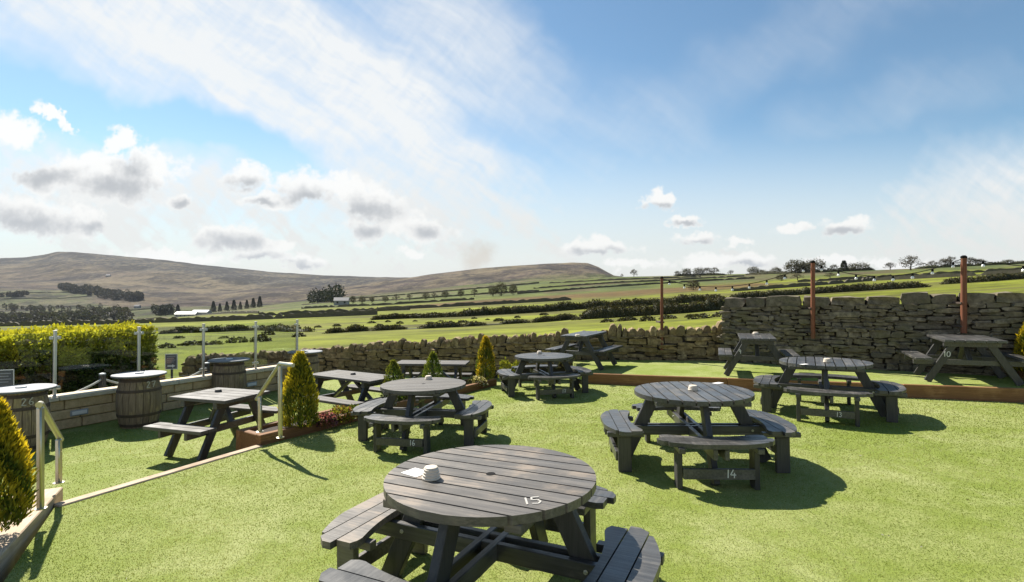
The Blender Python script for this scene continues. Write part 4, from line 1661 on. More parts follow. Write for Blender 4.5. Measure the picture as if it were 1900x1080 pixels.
def shrub(loc, h, r, label, cols, n, name='shrub', flowers=None, seed=1, leafl=.05, cat='plant'):
    rng = np.random.default_rng(seed)
    rt = empty(name, loc, 0, label, cat, 'low plants in the planter')
    th = rng.random(n) * 2 * np.pi
    ph = np.arccos(rng.random(n))
    q = rng.uniform(.5, 1, n) ** .5
    d = np.stack([np.cos(th) * np.sin(ph) * r, np.sin(th) * np.sin(ph) * r, np.cos(ph) * h], 1)
    lump = (.75 + .5 * fbm(d[:, 0] / r * 2 + 5, d[:, 1] / r * 2 + d[:, 2] / h * 2 + 5, 3, seed))[:, None]
    P = d * q[:, None] * lump
    D = unit(d) + rng.normal(0, .5, (n, 3)) + np.array([0, 0, .4])
    ca = np.array(cols)[rng.integers(0, len(cols), n)] * rng.uniform(.7, 1.25, (n, 1))
    V, Fq, C = leaves(P, D, rng.uniform(.6, 1.2, n) * leafl, leafl * .5, ca, rng)
    np_mesh('leaf_mass', V, Fq, M_LEAF, C, rt)
    MB().tube([(0, 0, -.03), (0, 0, h * .5)], [.012, .006], 6).build('stem', M_BARK, rt)
    if flowers:
        m = n // 3
        th, ph = rng.random(m) * 2 * np.pi, np.arccos(rng.random(m))
        P = np.stack([np.cos(th) * np.sin(ph) * r, np.sin(th) * np.sin(ph) * r, np.cos(ph) * h], 1) * rng.uniform(.85, 1.08, (m, 1))
        ca = np.array(flowers)[rng.integers(0, len(flowers), m)] * rng.uniform(.8, 1.2, (m, 1))
        V, Fq, C = leaves(P, unit(P) + rng.normal(0, .4, (m, 3)), .035, .03, ca, rng)
        np_mesh('flowers', V, Fq, M_LEAF, C, rt)
    return rt


shrub(on_pl(603, 7.22), .15, .15, 'purple flowering heather beside the planter conifer', [(.07, .08, .04), (.12, .05, .06)], 700, 'heather', [(.26, .09, .14), (.32, .15, .21), (.18, .06, .09)], 11, .04)
shrub(on_pl(634, 7.50), .17, .18, 'yellow green bedding plant in the planter next to the heather', [(.20, .20, .03), (.14, .15, .03), (.20, .09, .05)], 700, 'shrub', None, 12, .055)
shrub(on_pl(660, 7.82), .13, .15, 'dark green bedding plant in the planter behind the bench of table 16', [(.06, .09, .02), (.11, .13, .03)], 500, 'shrub', None, 13, .05)
shrub(on_pl(755, 8.85), .17, .22, 'pale green leafy plant seen through the legs of table 16', [(.20, .24, .06), (.13, .18, .04), (.30, .30, .12)], 500, 'shrub', None, 14, .075)
shrub(on_pl(885, 10.30), .16, .20, 'cream flowering heather at the foot of the orange tipped conifer', [(.12, .13, .05), (.2, .2, .08)], 700, 'heather', [(.55, .52, .38), (.45, .42, .28)], 15, .04)
shrub(on_pl(845, 9.85), .12, .18, 'brown low heather between two planter conifers', [(.10, .07, .04), (.13, .11, .04)], 500, 'heather', [(.35, .24, .16)], 16, .04)
shrub(on_pl(938, 11.1), .42, .13, 'thin yellow green shrub beside the table marked 17', [(.24, .24, .03), (.15, .18, .03)], 500, 'shrub', None, 17, .055)
shrub(on_pl(958, 11.05), .34, .12, 'small yellow green shrub half behind the table marked 17', [(.22, .23, .03), (.13, .16, .03)], 420, 'shrub', None, 18, .055)


M_HEDGECORE = plain('hedge_inside', (0.022, 0.032, 0.012), 0.95, var=0.5, scale=14, bump=0.6)


def hedge():
    rng = np.random.default_rng(8)
    A, B = Vector((-11.6, 6.2)), Vector((-8.75, 12.9))
    u = (B - A).normalized()
    L = (B - A).length
    zb, ht, wd = -.66, 1.50, 1.5
    rt = empty('hedge', (A.x, A.y, zb), math.atan2(u.y, u.x), 'clipped hedge with golden top leaves behind the glass balustrade', 'hedge')
    n = 42000
    # surface samples of a rounded box: front (towards the garden, -y), top, far end
    k = rng.random(n)
    x = rng.random(n) * L
    y = np.where(k < .55, rng.normal(0, .07, n), rng.random(n) * wd)
    z = np.where(k < .55, rng.random(n) ** .8 * ht, ht + rng.normal(0, .05, n))
    e = k > .9
    x = np.where(e, L + rng.normal(0, .06, n), x)
    y = np.where(e, rng.random(n) * wd, y)
    z = np.where(e, rng.random(n) * ht, z)
    lump = (fbm(x * 2.2, z * 2.2 + y * 2.2, 4, 3) - .5)
    y = y - lump * .34 * (~e) * (k < .55)
    z = z + lump * .22 * (z > ht * .7)
    # rounded shoulder
    sh = np.clip((z - ht * .82) / (ht * .18), 0, 1)
    y = np.where(k < .55, y + sh ** 2 * .16, y)
    P = np.stack([x, y, z], 1)
    D = rng.normal(0, .7, (n, 3)) + np.stack([e * 1.0, -1.0 * (k < .55), .35 + (z > ht * .8) * 1.0], 1)
    g1, g2, y1, br = np.array([.055, .095, .020]), np.array([.115, .165, .032]), np.array([.36, .36, .035]), np.array([.13, .08, .03])
    tz_ = np.clip((z / ht - .62) / .28 + (fbm(x * 3, z * 3, 3, 14) - .5) * 1.6, 0, 1)[:, None]
    mm = rng.random((n, 1))
    C = (g1 * mm + g2 * (1 - mm)) * (1 - tz_) + y1 * tz_
    bm = (np.clip((fbm(x * 1.3, z * 1.6, 3, 30) - .58) / .1, 0, 1) * np.clip((.6 - z / ht) / .2, 0, 1))[:, None]
    C = C * (1 - bm * .8) + br * bm * .8
    C *= rng.uniform(.65, 1.3, (n, 1))
    Ll = rng.uniform(.05, .10, n)
    V, Fq, Cc = leaves(P, D, Ll, Ll * .6, C, rng)
    np_mesh('leaves', V, Fq, M_LEAF, Cc, rt)
    # dark twiggy inside
    MB().box(.1, L - .12, .20, wd - .1, 0, ht - .16, bev=.08).build('twig_core', M_HEDGECORE, rt)
    return rt


hedge()
shrub(pix(279, 690, 12.9) - Vector((0, 0, .35)), .42, .34, 'rusty orange leaved shrub at the end of the clipped hedge', [(.22, .08, .025), (.12, .07, .03), (.07, .08, .02)], 1100, 'shrub', None, 22, .07)['group'] = 'plants behind the balustrade'
for px, Y, s in ((212, 12.2, 1), (118, 10.2, 2)):
    pass

# rope fence behind the balustrade
def fence_post(px, pyt, Y, label):
    t = pix(px, pyt, Y)
    zb = -0.62 - 0.02 * (t.y - 8)
    rt = empty('rope_post', (t.x, t.y, zb), 0, label, 'fence post', 'posts of the rope fence')
    MB().box(-.045, .045, -.045, .045, 0, t.z - zb - .03, bev=.008).build('shaft', M_PAINT_Z, rt)
    MB().lathe([(.05, 0), (.06, .012), (.055, .03), (.02, .04)], 12, t.z - zb - .029).build('cap', M_LAMPGREY, rt)
    return t - Vector((0, 0, .10))


f1 = fence_post(190, 693, 10.2, 'dark square rope fence post in front of the hedge')
f2 = fence_post(384, 673, 12.9, 'dark square rope fence post half behind the glass post')
f0 = fence_post(-20, 715, 8.2, 'dark square rope fence post beside the grey notice')


def rope(a, b, sag, label):
    a, b = Vector(a), Vector(b)
    pts = [(b - a) * (i / 20) + Vector((0, 0, -4 * sag * (i / 20) * (1 - i / 20))) for i in range(21)]
    o = MB().tube(pts, .021, 7).build('rope', M_ROPE, None, smooth=True)
    o.location = a
    tag(o, label, 'rope', 'ropes of the rope fence')


rope(f1, f2, .30, 'white rope swag hanging right of the dark post, behind barrel 27')
rope(f0, f1, .24, 'white rope swag hanging in front of the shaded hedge')


def notice(px, pyc, Y, w, h, label, post=True, rz=.0):
    c = pix(px, pyc, Y)
    zb = -0.62 - 0.02 * (Y - 8)
    rt = empty('notice_sign', (c.x, c.y, zb), rz, label, 'sign', 'grey notices behind the glass')
    z = c.z - zb
    MB().box(-w / 2, w / 2, -.006, .006, z - h / 2, z + h / 2, bev=.002).build('board', M_SIGN, rt)
    fr = MB()
    b = .012
    for (x0, x1, z0, z1) in ((-w / 2, w / 2, z + h / 2 - b, z + h / 2), (-w / 2, w / 2, z - h / 2, z - h / 2 + b), (-w / 2, -w / 2 + b, z - h / 2 + b, z + h / 2 - b), (w / 2 - b, w / 2, z - h / 2 + b, z + h / 2 - b)):
        fr.box(x0, x1, -.010, -.0065, z0, z1)
    fr.build('border', M_WHITE, rt)
    ar = MB()
    az = z - h * .28
    ar.box(-w * .30, w * .10, -.010, -.0065, az - h * .045, az + h * .045)
    ar.add([(w * .08, -.009, az - h * .11), (w * .34, -.009, az), (w * .08, -.009, az + h * .11)], [(0, 1, 2)])
    ar.build('arrow', M_WHITE, rt)
    ln = MB()
    for k_ in range(4):
        zz = z + h * (.34 - .12 * k_)
        ln.box(-w * .36, w * (.34 - .12 * (k_ % 2)), -.0085, -.0065, zz - h * .018, zz + h * .018)
    ln.build('lettering', M_LAMPGREY, rt)
    if post:
        MB().box(-.02, .02, .007, .045, 0, z + h * .3, bev=.004).build('stake', M_PAINT_Z, rt)
    return rt


notice(318, 671, 12.3, .26, .36, 'small grey notice with a white arrow at the end of the clipped hedge', rz=R(12))
notice(8, 708, 8.9, .27, .40, 'larger grey notice with a white arrow behind barrel 26', rz=R(20))

# ------------------------------------------------------------------ field walls, hedgerows and bushes beyond
M_FWALL = stone('field_wall_stone', [(0.11, 0.096, 0.068), (0.15, 0.128, 0.09)], (0.06, 0.052, 0.040), (0.07, 0.08, 0.025), 0.4)


def field_wall(pts, h, label, group='field walls in the pasture', w=.6, step=None, jag=.25, seed=1, name='field_wall'):
    """pts: (px, depth) along the ground"""
    rng = random.Random(seed)
    P = [gp(*p) for p in pts]
    out = []
    for (pa, da), (pb, db) in zip(pts[:-1], pts[1:]):
        A, B = gp(pa, da), gp(pb, db)
        L = (B - A).length
        k = max(2, int(L / (step or max(.5, (da + db) / 2 * .006))))
        for i in range(k):
            s = i / k
            d = 1 / ((1 - s) / da + s / db)
            out.append(gp(pa + (pb - pa) * s, d))
    out.append(P[-1])
    mb = MB()
    V, Fq = [], []
    org = out[0].copy()
    for i, p in enumerate(out):
        d = (out[min(i + 1, len(out) - 1)] - out[max(i - 1, 0)])
        d.z = 0
        d.normalize()
        s = Vector((-d.y, d.x, 0))
        hh = h * (1 + rng.uniform(-jag, jag)) * (.35 if rng.random() < .04 else 1)
        q = p - org
        V += [q - s * w / 2 - Vector((0, 0, .4)), q - s * w * .33 + Vector((0, 0, hh)), q + s * w * .33 + Vector((0, 0, hh * rng.uniform(.9, 1.05))), q + s * w / 2 - Vector((0, 0, .4))]
        if i:
            o = i * 4
            Fq += [(o - 4, o, o + 1, o - 3), (o - 3, o + 1, o + 2, o - 2), (o - 2, o + 2, o + 3, o - 1)]
    mb.add(V, Fq)
    o = mb.build(name, M_FWALL)
    o.location = org
    return tag(o, label, 'field wall', group)


def hedgerow(pts, h, w, label, n, leaf, seed=1, cols=((.045, .046, .021), (.075, .075, .030), (.095, .080, .042)), gaps=.0, name='hedgerow', cat='hedgerow', group='dark hedgerows in the pasture'):
    rng = np.random.default_rng(seed)
    k = np.sort(rng.random(n))
    px = np.interp(k, np.linspace(0, 1, len(pts)), [p[0] for p in pts])
    dep = 1 / np.interp(k, np.linspace(0, 1, len(pts)), [1 / p[1] for p in pts])
    base = np.array([gp(a, b) for a, b in zip(px, dep)])
    prof = fbm(px / 13.0 + seed, dep * 0 + 3.3, 4, seed)
    hh = h * np.clip(.35 + 1.1 * prof, .15, 1.3)
    hh = hh * np.clip(np.minimum(k, 1 - k) / .05, 0.1, 1) ** .5
    if gaps:
        hh = hh * np.clip((vnoise(px / 16.0, dep * 0 + .5, seed + 9) - gaps) / .25, 0, 1) ** .6
    ok = hh > h * .12
    px, dep, base, hh = px[ok], dep[ok], base[ok], hh[ok]
    n = len(px)
    a = rng.random(n) * np.pi
    q = rng.uniform(.35, 1, n) ** .5
    off = np.stack([rng.normal(0, leaf, n), np.cos(a) * w / 2 * q, np.sin(a) * hh * q], 1)
    P = base + off
    D = np.stack([rng.normal(0, .6, n), np.cos(a), np.sin(a) + .2], 1) + rng.normal(0, .4, (n, 3))
    cc = np.array(cols)[rng.integers(0, len(cols), n)] * rng.uniform(.6, 1.4, (n, 1))
    V, Fq, C = leaves(P, D, leaf * rng.uniform(.7, 1.4, n), leaf * .8, cc, rng)
    org = base[0].copy()
    # solid twiggy body under the leaves
    st = max(1, n // 160)
    bs, hs = base[::st], hh[::st] * .86
    sec = np.array([(-.46, -.25, 0), (-.42, 0, .45), (-.22, 0, .92), (.22, 0, .95), (.42, 0, .45), (.46, -.25, 0)])
    V2 = np.stack([np.stack([bs[:, 0], bs[:, 1] + q[0] * w, bs[:, 2] + q[1] + q[2] * hs], 1) for q in sec], 1).reshape(-1, 3)
    i0 = np.arange(len(bs) - 1)[:, None] * 6
    far_ = np.linalg.norm(bs[1:] - bs[:-1], axis=1) < max(2.5, 8 * leaf)
    F2 = np.concatenate([np.stack([i0[far_, 0] + j, i0[far_, 0] + 6 + j, i0[far_, 0] + 7 + j, i0[far_, 0] + 1 + j], 1) for j in range(5)])
    C2 = np.broadcast_to(np.array(cols[0]), (len(V2), 3)) * rng.uniform(.6, 1.4, (len(V2), 1))
    V, Fq, C = join([(V, Fq, C), (V2, F2, C2)])
    o = np_mesh(name, V - org, Fq, M_LEAF_DULL, C)
    o.location = org
    return tag(o, label, cat, group)


def by_rows(px_py, lo=16):
    return [(a, depth_of(a, b, lo)) for a, b in px_py]


# nearest lines
hedgerow(by_rows([(1078, 593), (1180, 587), (1260, 582), (1350, 574)]), 1.35, 1.5, 'thick dark gorse hedgerow just beyond the low wall', 9000, .16, 2, name='hedgerow')
hedgerow(by_rows([(990, 599), (1030, 596), (1068, 591)]), 0.6, 1.0, 'short gorse hedgerow left of the thick dark one', 2200, .14, 3)
hedgerow(by_rows([(608, 619), (670, 615), (740, 612), (850, 607), (985, 599)]), 0.6, 1.1, 'broken line of gorse across the bright field behind the low wall', 5200, .15, 4, gaps=.30)
hedgerow(by_rows([(300, 620), (400, 616), (480, 613), (578, 616)]), 0.75, 1.2, 'dark gorse hedgerow seen through the glass balustrade', 4200, .17, 5, gaps=.12)
hedgerow(by_rows([(850, 588), (960, 582), (1080, 574), (1200, 567), (1350, 557)], 60), 1.2, 1.5, 'long dark hedgerow below the brown rushy pasture', 9000, .24, 6)
hedgerow(by_rows([(1352, 556), (1500, 546), (1600, 540), (1720, 533)], 60), 1.1, 1.4, 'dark hedgerow showing over the tall stone wall', 6000, .22, 7)
hedgerow(by_rows([(690, 594), (760, 591), (850, 588)], 60), 0.8, 1.2, 'short dark hedgerow at the edge of the brown pasture', 3000, .22, 8)
hedgerow(by_rows([(1750, 528), (1830, 523), (1905, 517)], 60), 1.0, 1.3, 'dark hedgerow rising behind the pole of table 10', 3200, .2, 9)
hedgerow([(1385, 505), (1440, 470), (1500, 430), (1560, 415), (1620, 405)], 2.6, 4.0, 'brown scrubby hedgerow at the foot of the skyline trees', 2600, .7, 31, cols=((.06, .058, .03), (.085, .075, .042), (.07, .075, .03)))
hedgerow([(1240, 560), (1290, 558), (1345, 545)], 2.4, 4.0, 'thin scrubby hedgerow under the far skyline tree group', 1300, .8, 32, cols=((.06, .058, .03), (.085, .075, .042), (.07, .075, .03)), gaps=.25)
hedgerow([(1700, 375), (1760, 378), (1830, 380), (1910, 380)], 2.2, 3.5, 'pale spring hedgerow along the crest by the lone tree', 1800, .6, 33, cols=((.075, .075, .03), (.10, .09, .05), (.08, .085, .035)), gaps=.2)
fw = [([(0, 606), (200, 602), (400, 596), (560, 590), (700, 584)], 1.5, 'long dark field wall along the brow of the valley', 90),
      ([(0, 600), (300, 590), (480, 582)], 1.4, 'upper field wall along the brow of the valley above the hedge', 120),
      ([(480, 587), (600, 581), (760, 575)], 1.4, 'field wall crossing the slope below the dark conifer clump', 120),
      ([(700, 576), (900, 566), (1060, 557)], 1.4, 'dark field wall along the lower edge of the brown pasture', 120),
      ([(1360, 541), (1500, 531), (1620, 521), (1900, 507)], 1.3, 'field wall on the rise above the tall stone wall', 100),
      ([(1480, 524), (1700, 512), (1900, 501)], 1.2, 'upper field wall on the rise below the skyline trees', 150),
      ([(560, 573), (700, 567), (880, 556)], 1.5, 'pale green field wall under the flat topped hill', 200),
      ([(560, 566), (760, 556), (900, 546), (1000, 541)], 1.5, 'thin field wall between the pale green fields', 240),
      ([(960, 546), (1100, 535), (1240, 526), (1400, 517)], 1.5, 'thin dark field wall above the brown pasture', 220),
      ([(990, 536), (1100, 528), (1240, 521), (1380, 513)], 1.6, 'thin field wall on the upper green slope', 300),
      ([(1020, 526), (1140, 520), (1300, 514)], 1.8, 'highest thin field wall under the skyline', 420),
      ([(640, 556), (780, 545), (900, 535), (1000, 526)], 2.2, 'faint field wall under the moor edge', 500),
      ([(0, 556), (90, 554), (170, 550)], 3.0, 'faint field wall of the lower intake field on the moor', 1100),
      ([(0, 545), (80, 544), (165, 541)], 3.0, 'faint field wall of the upper intake field on the moor', 1100),
      ([(160, 580), (240, 577), (300, 572)], 2.5, 'faint field wall in the valley bottom', 700)]
for i, (pp, h_, lab, lo) in enumerate(fw):
    field_wall(by_rows(pp, lo), h_ * .72, lab, seed=i + 3, w=.7 if lo < 300 else 1.5)


def bush_mesh(seed):
    rng = np.random.default_rng(seed)
    n = 260
    th, ph = rng.random(n) * 2 * np.pi, np.arccos(rng.random(n))
    d = np.stack([np.cos(th) * np.sin(ph), np.sin(th) * np.sin(ph), np.cos(ph) * .8], 1)
    P = d * (rng.uniform(.3, 1, (n, 1)) ** .5) * (.7 + .6 * fbm(d[:, 0] * 1.5 + 4, d[:, 1] * 1.5 + d[:, 2] + 4, 3, seed))[:, None]
    cc = np.array([(.030, .036, .014), (.05, .055, .02), (.07, .06, .03)])[rng.integers(0, 3, n)] * rng.uniform(.7, 1.3, (n, 1))
    V, Fq, C = leaves(P, d + rng.normal(0, .5, (n, 3)), .30, .24, cc, rng)
    o = np_mesh('gorse_bush', V, Fq, M_LEAF_DULL, C)
    return o


BUSHES = [bush_mesh(s) for s in (1, 2, 3)]
spots = [(497, 622), (625, 606), (1300, 591), (1335, 588), (1280, 589), (1240, 592), (1202, 596), (1155, 596), (1128, 598), (1170, 595), (1070, 594), (400, 640), (415, 628), (442, 636), (360, 641), (485, 634), (333, 628), (310, 646),
         (690, 600), (720, 598), (742, 601), (770, 597), (800, 600), (818, 597), (835, 601), (860, 599), (880, 592), (905, 594), (925, 596), (590, 608), (660, 604), (705, 606), (548, 606), (960, 590), (1010, 585), (1040, 586), (1365, 583), (555, 625)]
br = random.Random(5)
for i, (px, py) in enumerate(spots):
    src = BUSHES[i % 3]
    o = src if i < 3 else src.copy()
    if i >= 3:
        COL.objects.link(o)
    Y = depth_of(px, py)
    s = br.uniform(.35, .62) if i < 18 else br.uniform(.3, .55)
    o.matrix_basis = Matrix.Translation(gp(px, Y) + Vector((0, 0, -.05))) @ Matrix.Rotation(br.random() * 6, 4, 'Z') @ Matrix.Diagonal((s * br.uniform(1, 1.6), s, s * br.uniform(.7, 1.0), 1))
    tag(o, 'small dark gorse bush scattered on the bright green field', 'bush', 'gorse bushes scattered on the field')


# ------------------------------------------------------------------ trees
def tree_mesh_pair(seed, kind):
    """unit-height tree: trunk with limbs, crown of leaf faces"""
    rng = np.random.default_rng(seed)
    rr = random.Random(seed)
    mb = MB()
    tips = []
    if kind == 'conifer':
        mb.tube([(0, 0, 0), (0, 0, .95)], [.025, .004], 6)
        n = 1500
        t = rng.random(n) ** .85
        a = rng.random(n) * 6.283
        r_ = .20 * (1 - t) ** .7 * np.sqrt(rng.uniform(.02, 1, n)) * (.55 + .8 * vnoise(a * 1.3, t * 9, seed))
        P = np.stack([np.cos(a) * r_, np.sin(a) * r_, .03 + .93 * t], 1)
        D = np.stack([np.cos(a) * .7, np.sin(a) * .7, .1 + 0 * a], 1) + rng.normal(0, .3, (n, 3))
        cc = np.array([(.028, .038, .022), (.045, .056, .030)])[rng.integers(0, 2, n)] * rng.uniform(.7, 1.3, (n, 1))
        V, Fq, C = leaves(P, D, .085, .035, cc, rng)
    else:
        bare = kind == 'bare'
        mb.tube([(0, 0, -.02), (.01, 0, .18), (.0, .01, .34)], [.030, .024, .018], 7)
        def limb(p, d, L, r, lev):
            q = p + d * L
            mid = p + d * L * .5 + Vector((rr.gauss(0, .02), rr.gauss(0, .02), .012))
            mb.tube([p, mid, q], [r, r * .8, r * .5], 5 if lev < 2 else 3, close=False)
            tips.append(q)
            if lev < (4 if bare else 3):
                for _ in range(3 if lev < 3 else 2):
                    nd = (d + Vector((rr.gauss(0, .55), rr.gauss(0, .55), rr.gauss(.10, .35)))).normalized()
                    limb(q, nd, L * rr.uniform(.6, .82), r * .55, lev + 1)
        for k in range(8):
            a = k * 2.4 + rr.random() * .5
            el = .25 + .16 * k
            limb(Vector((0, 0, .20 + .025 * k)), Vector((math.cos(a) * math.cos(el), math.sin(a) * math.cos(el), math.sin(el) + .1)).normalized(), .155, .013, 0)
        T = np.array([tuple(q) for q in tips])
        m = 620 if bare else 1300
        P = T[rng.integers(0, len(T), m)] + rng.normal(0, .035, (m, 3))
        if not bare:
            dd = unit(rng.normal(size=(m, 3)))
            lob = .45 + 1.0 * fbm(dd[:, 0] * 2.6 + 5, dd[:, 1] * 2.6 + dd[:, 2] * 2.6 + 5, 3, seed)
            P2 = np.array([0, 0, .52]) + dd * np.array([.40, .40, .42]) * (lob * rng.uniform(.45, 1, m) ** .5)[:, None]
            P = np.where((rng.random(m) < .8)[:, None], P2, P)
        D = rng.normal(0, 1, (m, 3))
        pal = [(.075, .060, .040), (.10, .085, .05), (.06, .06, .03)] if bare else [(.062, .058, .030), (.085, .080, .040), (.10, .095, .050)]
        cc = np.array(pal)[rng.integers(0, 3, m)] * rng.uniform(.65, 1.35, (m, 1))
        V, Fq, C = leaves(P, D, .045 if bare else .055, .028 if bare else .04, cc, rng)
    tm_ = mb.mesh('trunk', M_BARK)
    co = np_mesh('crown', V, Fq, M_LEAF_DULL, C)
    cm = co.data
    bpy.data.objects.remove(co)
    return tm_, cm


TREES = {k: [tree_mesh_pair(s, k) for s in range(10 * i + 1, 10 * i + 1 + m)] for i, (k, m) in enumerate((('bare', 3), ('leafy', 3), ('conifer', 2)))}


def tree(px, Y, h, kind, label, group, wide=1.0, i=0, dz=-.1, name=None):
    p = gp(px, Y)
    rt = empty(name or {'bare': 'bare_tree', 'leafy': 'leafy_tree', 'conifer': 'conifer_tree'}[kind], p + Vector((0, 0, dz)), (px * 7.3) % 6.28, label, 'tree', group)
    rt.matrix_basis = rt.matrix_basis @ Matrix.Diagonal((h * wide, h * wide, h, 1))
    tm_, cm = TREES[kind][i % len(TREES[kind])]
    link('trunk', tm_, rt)
    link('crown', cm, rt)
    return rt


SKY = 'trees along the skyline'
sk = [(1154, 600, 4.5, 'bare', 1.0), (1176, 600, 7.5, 'bare', 1.0), (1258, 560, 5.5, 'bare', 1.2), (1274, 560, 7.0, 'leafy', 1.2), (1297, 560, 7.5, 'leafy', 1.2), (1312, 560, 8.5, 'bare', 1.2), (1325, 560, 8.5, 'bare', 1.2), (1356, 540, 5.5, 'bare', 1.3),
      (1398, 520, 7.5, 'leafy', 1.4), (1412, 515, 5, 'leafy', 1.4), (1440, 480, 6.5, 'leafy', 1.5), (1476, 440, 9.0, 'leafy', 1.4), (1490, 440, 7.5, 'leafy', 1.4), (1512, 430, 9.0, 'leafy', 1.3),
      (1548, 420, 6, 'bare', 1.3), (1566, 415, 7.0, 'conifer', 1.5), (1592, 410, 6.0, 'leafy', 1.9), (1652, 400, 6.0, 'bare', 1.4), (1690, 330, 9.6, 'bare', 1.15),
      (1730, 380, 6.0, 'bare', 1.5), (1752, 380, 7.5, 'bare', 1.3), (1764, 380, 7.0, 'bare', 1.3), (1800, 380, 6.0, 'bare', 1.5), (1815, 380, 5.0, 'bare', 1.6), (1870, 380, 3.5, 'leafy', 1.8)]
words = {'bare': 'thin early spring tree on the skyline above the green fields', 'leafy': 'rounded bushy tree on the skyline above the green fields', 'conifer': 'pointed dark conifer on the skyline between rounded trees'}
for i, (px, Y, h_, kd, wd) in enumerate(sk):
    lab = words[kd]
    g = SKY + (' thin' if kd == 'bare' else ' rounded' if kd == 'leafy' else ' pointed')
    if px == 1690:
        lab, g = 'tallest lone spreading tree on the skyline left of the pole behind table 10', SKY + ' lone'
    tree(px, Y, h_ * (1.2 + .35 * ((i * 29) % 10) / 10), kd, lab, g, wd * (.95 + .4 * ((i * 17) % 7) / 7), i, dz=-.9)
mids = [(930, 300, 8.5, 'leafy', 1.1), (915, 300, 7, 'leafy', 1.2), (952, 300, 7, 'leafy', 1.0), (1286, 190, 4.2, 'leafy', 1.5), (855, 330, 5.5, 'leafy', 1.1), (826, 330, 5.5, 'leafy', 1.2), (790, 330, 5, 'leafy', 1.2), (760, 335, 5, 'bare', 1.3), (735, 340, 5.5, 'bare', 1.3),
        (672, 360, 6, 'leafy', 1.0), (690, 360, 5, 'leafy', 1.0), (655, 360, 6.5, 'leafy', .8), (625, 370, 5, 'bare', 1.2), (1480, 230, 3.6, 'bare', 2.0), (1540, 230, 3.2, 'bare', 2.2), (1450, 240, 3.4, 'leafy', 1.8), (880, 320, 6, 'bare', 1.2), (806, 330, 5, 'bare', 1.2), (715, 350, 4.5, 'leafy', 1.3)]
for i, (px, Y, h_, kd, wd) in enumerate(mids):
    tree(px, Y, h_, kd, 'small pale green hedgerow tree among the middle distance fields', 'middle distance trees', wd, i + 1)
cn = [(305, 900), (318, 905), (330, 910), (396, 930), (408, 930), (421, 930), (434, 930), (446, 930), (458, 930), (470, 930), (482, 930), (297, 900)]
for i, (px, Y) in enumerate(cn):
    tree(px, Y, 14 + (i * 37 % 7), 'conifer', 'small dark conifer in the row by the valley farm buildings', 'conifer row in the valley', 1.1, i)


def wood_mass(name, poly_px, n, h, label, seed, cols, lo=500, leaf=4.0):
    """a far wood that reads as one mass: many crowns of leaf faces"""
    rng = np.random.default_rng(seed)
    parts = []
    xs = [p[0] for p in poly_px]
    for i in range(n):
        px = rng.uniform(min(xs), max(xs))
        lo_y = np.interp(px, xs, [p[1] for p in poly_px])
        hi_y = np.interp(px, xs, [p[2] for p in poly_px])
        Y = depth_of(px, rng.uniform(lo_y, hi_y), lo)
        p = np.array(gp(px, Y))
        hh = h * rng.uniform(.7, 1.2)
        k = 90
        d = unit(rng.normal(size=(k, 3)))
        P = p + np.array([0, 0, hh * .55]) + d * np.array([hh * .42, hh * .42, hh * .5]) * rng.uniform(.6, 1, (k, 1))
        cc = np.array(cols)[rng.integers(0, len(cols))] * rng.uniform(.6, 1.35, (k, 1))
        parts.append(leaves(P, d + rng.normal(0, .6, (k, 3)), leaf, leaf * .8, cc, rng))
    V, Fq, C = join(parts)
    org = V.mean(0)
    o = np_mesh(name, V - org, Fq, M_LEAF_DULL, C)
    o.location = org
    return tag(o, label, 'woodland', kind='stuff')


DK = [(.022, .030, .018), (.035, .042, .022)]
wood_mass('hillside_wood', [(112, 531, 540), (160, 535, 548), (210, 545, 558), (262, 552, 558)], 150, 17, 'dark plantation wood on the moor side', 3, [(.05, .045, .035), (.06, .055, .035), (.04, .042, .03)], 1200, 4.5)
wood_mass('conifer_clump', [(576, 560, 563), (600, 559, 562), (628, 559, 562)], 46, 14, 'dense dark conifer clump standing in the pale fields', 4, DK, 500, 2.2)
wood_mass('valley_wood', [(0, 590, 606), (60, 588, 605), (150, 585, 600), (240, 580, 595)], 170, 12, 'belt of bare and green trees in the valley bottom', 5, [(.06, .055, .04), (.07, .075, .035), (.05, .05, .04)], 640, 3.0)
wood_mass('farm_wood', [(278, 577, 586), (320, 577, 585)], 26, 13, 'dark trees around the valley farm', 6, DK + [(.06, .06, .03)], 700, 3)
wood_mass('moor_foot_wood', [(0, 548, 551), (30, 547, 551), (55, 546, 549)], 20, 12, 'small wood on the intake fields at the moor foot', 7, [(.05, .045, .035)], 1200, 3.5)
wood_mass('field_edge_wood', [(0, 570, 577), (120, 572, 580), (220, 570, 576)], 40, 9, 'scattered scrub trees at the foot of the moor', 8, [(.07, .06, .045), (.07, .075, .04)], 800, 2.6)

# ------------------------------------------------------------------ farm buildings
M_RENDER = plain('pale_render', (0.30, 0.29, 0.27), 0.9, var=0.1, scale=.4)
M_SLATE = plain('slate_roof', (0.11, 0.11, 0.12), 0.6, var=0.2, scale=.6)
M_SHEET = plain('pale_sheet_roof', (0.20, 0.205, 0.21), 0.5, var=0.1, scale=.3)
M_WINDOW = plain('dark_window', (0.02, 0.022, 0.025), 0.2, var=0.1)


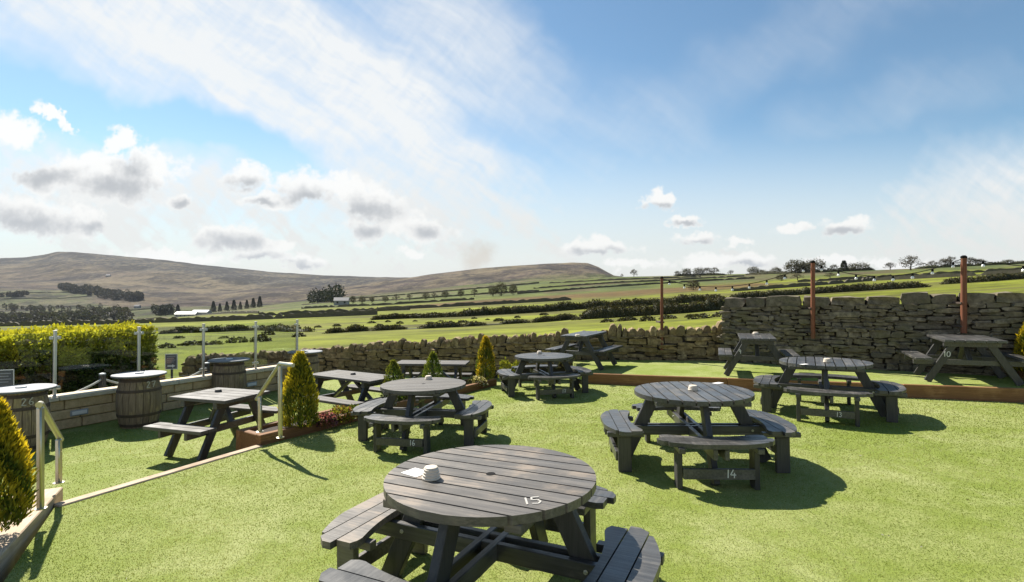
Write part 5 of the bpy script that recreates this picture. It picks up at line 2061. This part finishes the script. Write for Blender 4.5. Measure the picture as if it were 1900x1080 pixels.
def farm(px, py, lo, L, W, hw, hr, rz, label, wall=M_RENDER, roof=M_SLATE):
    Y = depth_of(px, py, lo)
    p = gp(px, Y)
    rt = empty('farm_building', p - Vector((0, 0, .8)), rz, label, 'farm building')
    MB().box(-L / 2, L / 2, -W / 2, W / 2, 0, hw + .8).build('wall', wall, rt)
    r = MB()
    z = hw + .8
    r.add([(-L / 2 - .3, -W / 2 - .3, z - .1), (L / 2 + .3, -W / 2 - .3, z - .1), (L / 2 + .3, 0, z + hr), (-L / 2 - .3, 0, z + hr), (L / 2 + .3, W / 2 + .3, z - .1), (-L / 2 - .3, W / 2 + .3, z - .1)],
          [(0, 1, 2, 3), (3, 2, 4, 5), (0, 3, 5), (1, 4, 2), (0, 5, 4, 1)])
    r.build('roof', roof, rt)
    k = max(2, int(L / 5))
    for i in range(k):
        x = -L / 2 + L * (i + .5) / k
        MB().box(x - .6, x + .6, -W / 2 - .06, -W / 2 - .01, 1.9, 3.2).build('window', M_WINDOW, rt)
    return rt


farm(347, 588, 640, 26, 12, 4, 3, R(6), 'long pale farm shed in the valley bottom', roof=M_SHEET)
farm(374, 585, 640, 24, 10, 4.5, 3, R(-8), 'second pale farm shed beside the conifer row', roof=M_SHEET)
farm(205, 588, 640, 14, 8, 5, 3, R(10), 'small pale farmhouse among the valley trees')
farm(201, 513, 1500, 20, 9, 6, 3, R(0), 'tiny white house alone on the moor side')
farm(255, 572, 800, 12, 7, 5, 3, R(0), 'tiny pale house at the foot of the moor')
farm(634, 566, 300, 9, 5, 3, 2, R(8), 'tiny pale house beside the dense conifer clump')
farm(1450, 506, 380, 14, 6, 2.6, 1.8, R(5), 'low farm building with pale roof among the skyline trees', wall=M_SLATE, roof=M_SHEET)
farm(1428, 507, 380, 8, 5, 2.4, 1.6, R(-5), 'low dark barn among the skyline trees', wall=M_SLATE)

# ------------------------------------------------------------------ air
def haze():
    mb = MB().box(-9000, 9000, -60, 5200, -120, 330)
    m = bpy.data.materials.new('haze')
    m.use_nodes = True
    t = NT(m.node_tree)
    t.n.clear()
    out = t.node('ShaderNodeOutputMaterial')
    v = t.node('ShaderNodeVolumePrincipled')
    v.inputs['Color'].default_value = (0.80, 0.88, 1.0, 1)
    v.inputs['Density'].default_value = HAZE
    v.inputs['Anisotropy'].default_value = 0.2
    t.l.new(v.outputs[0], out.inputs['Volume'])
    o = mb.build('haze', m)
    o['kind'] = 'stuff'
    o['label'] = 'thin blue air haze over the valley and moor'


HAZE = 0.000022
haze()
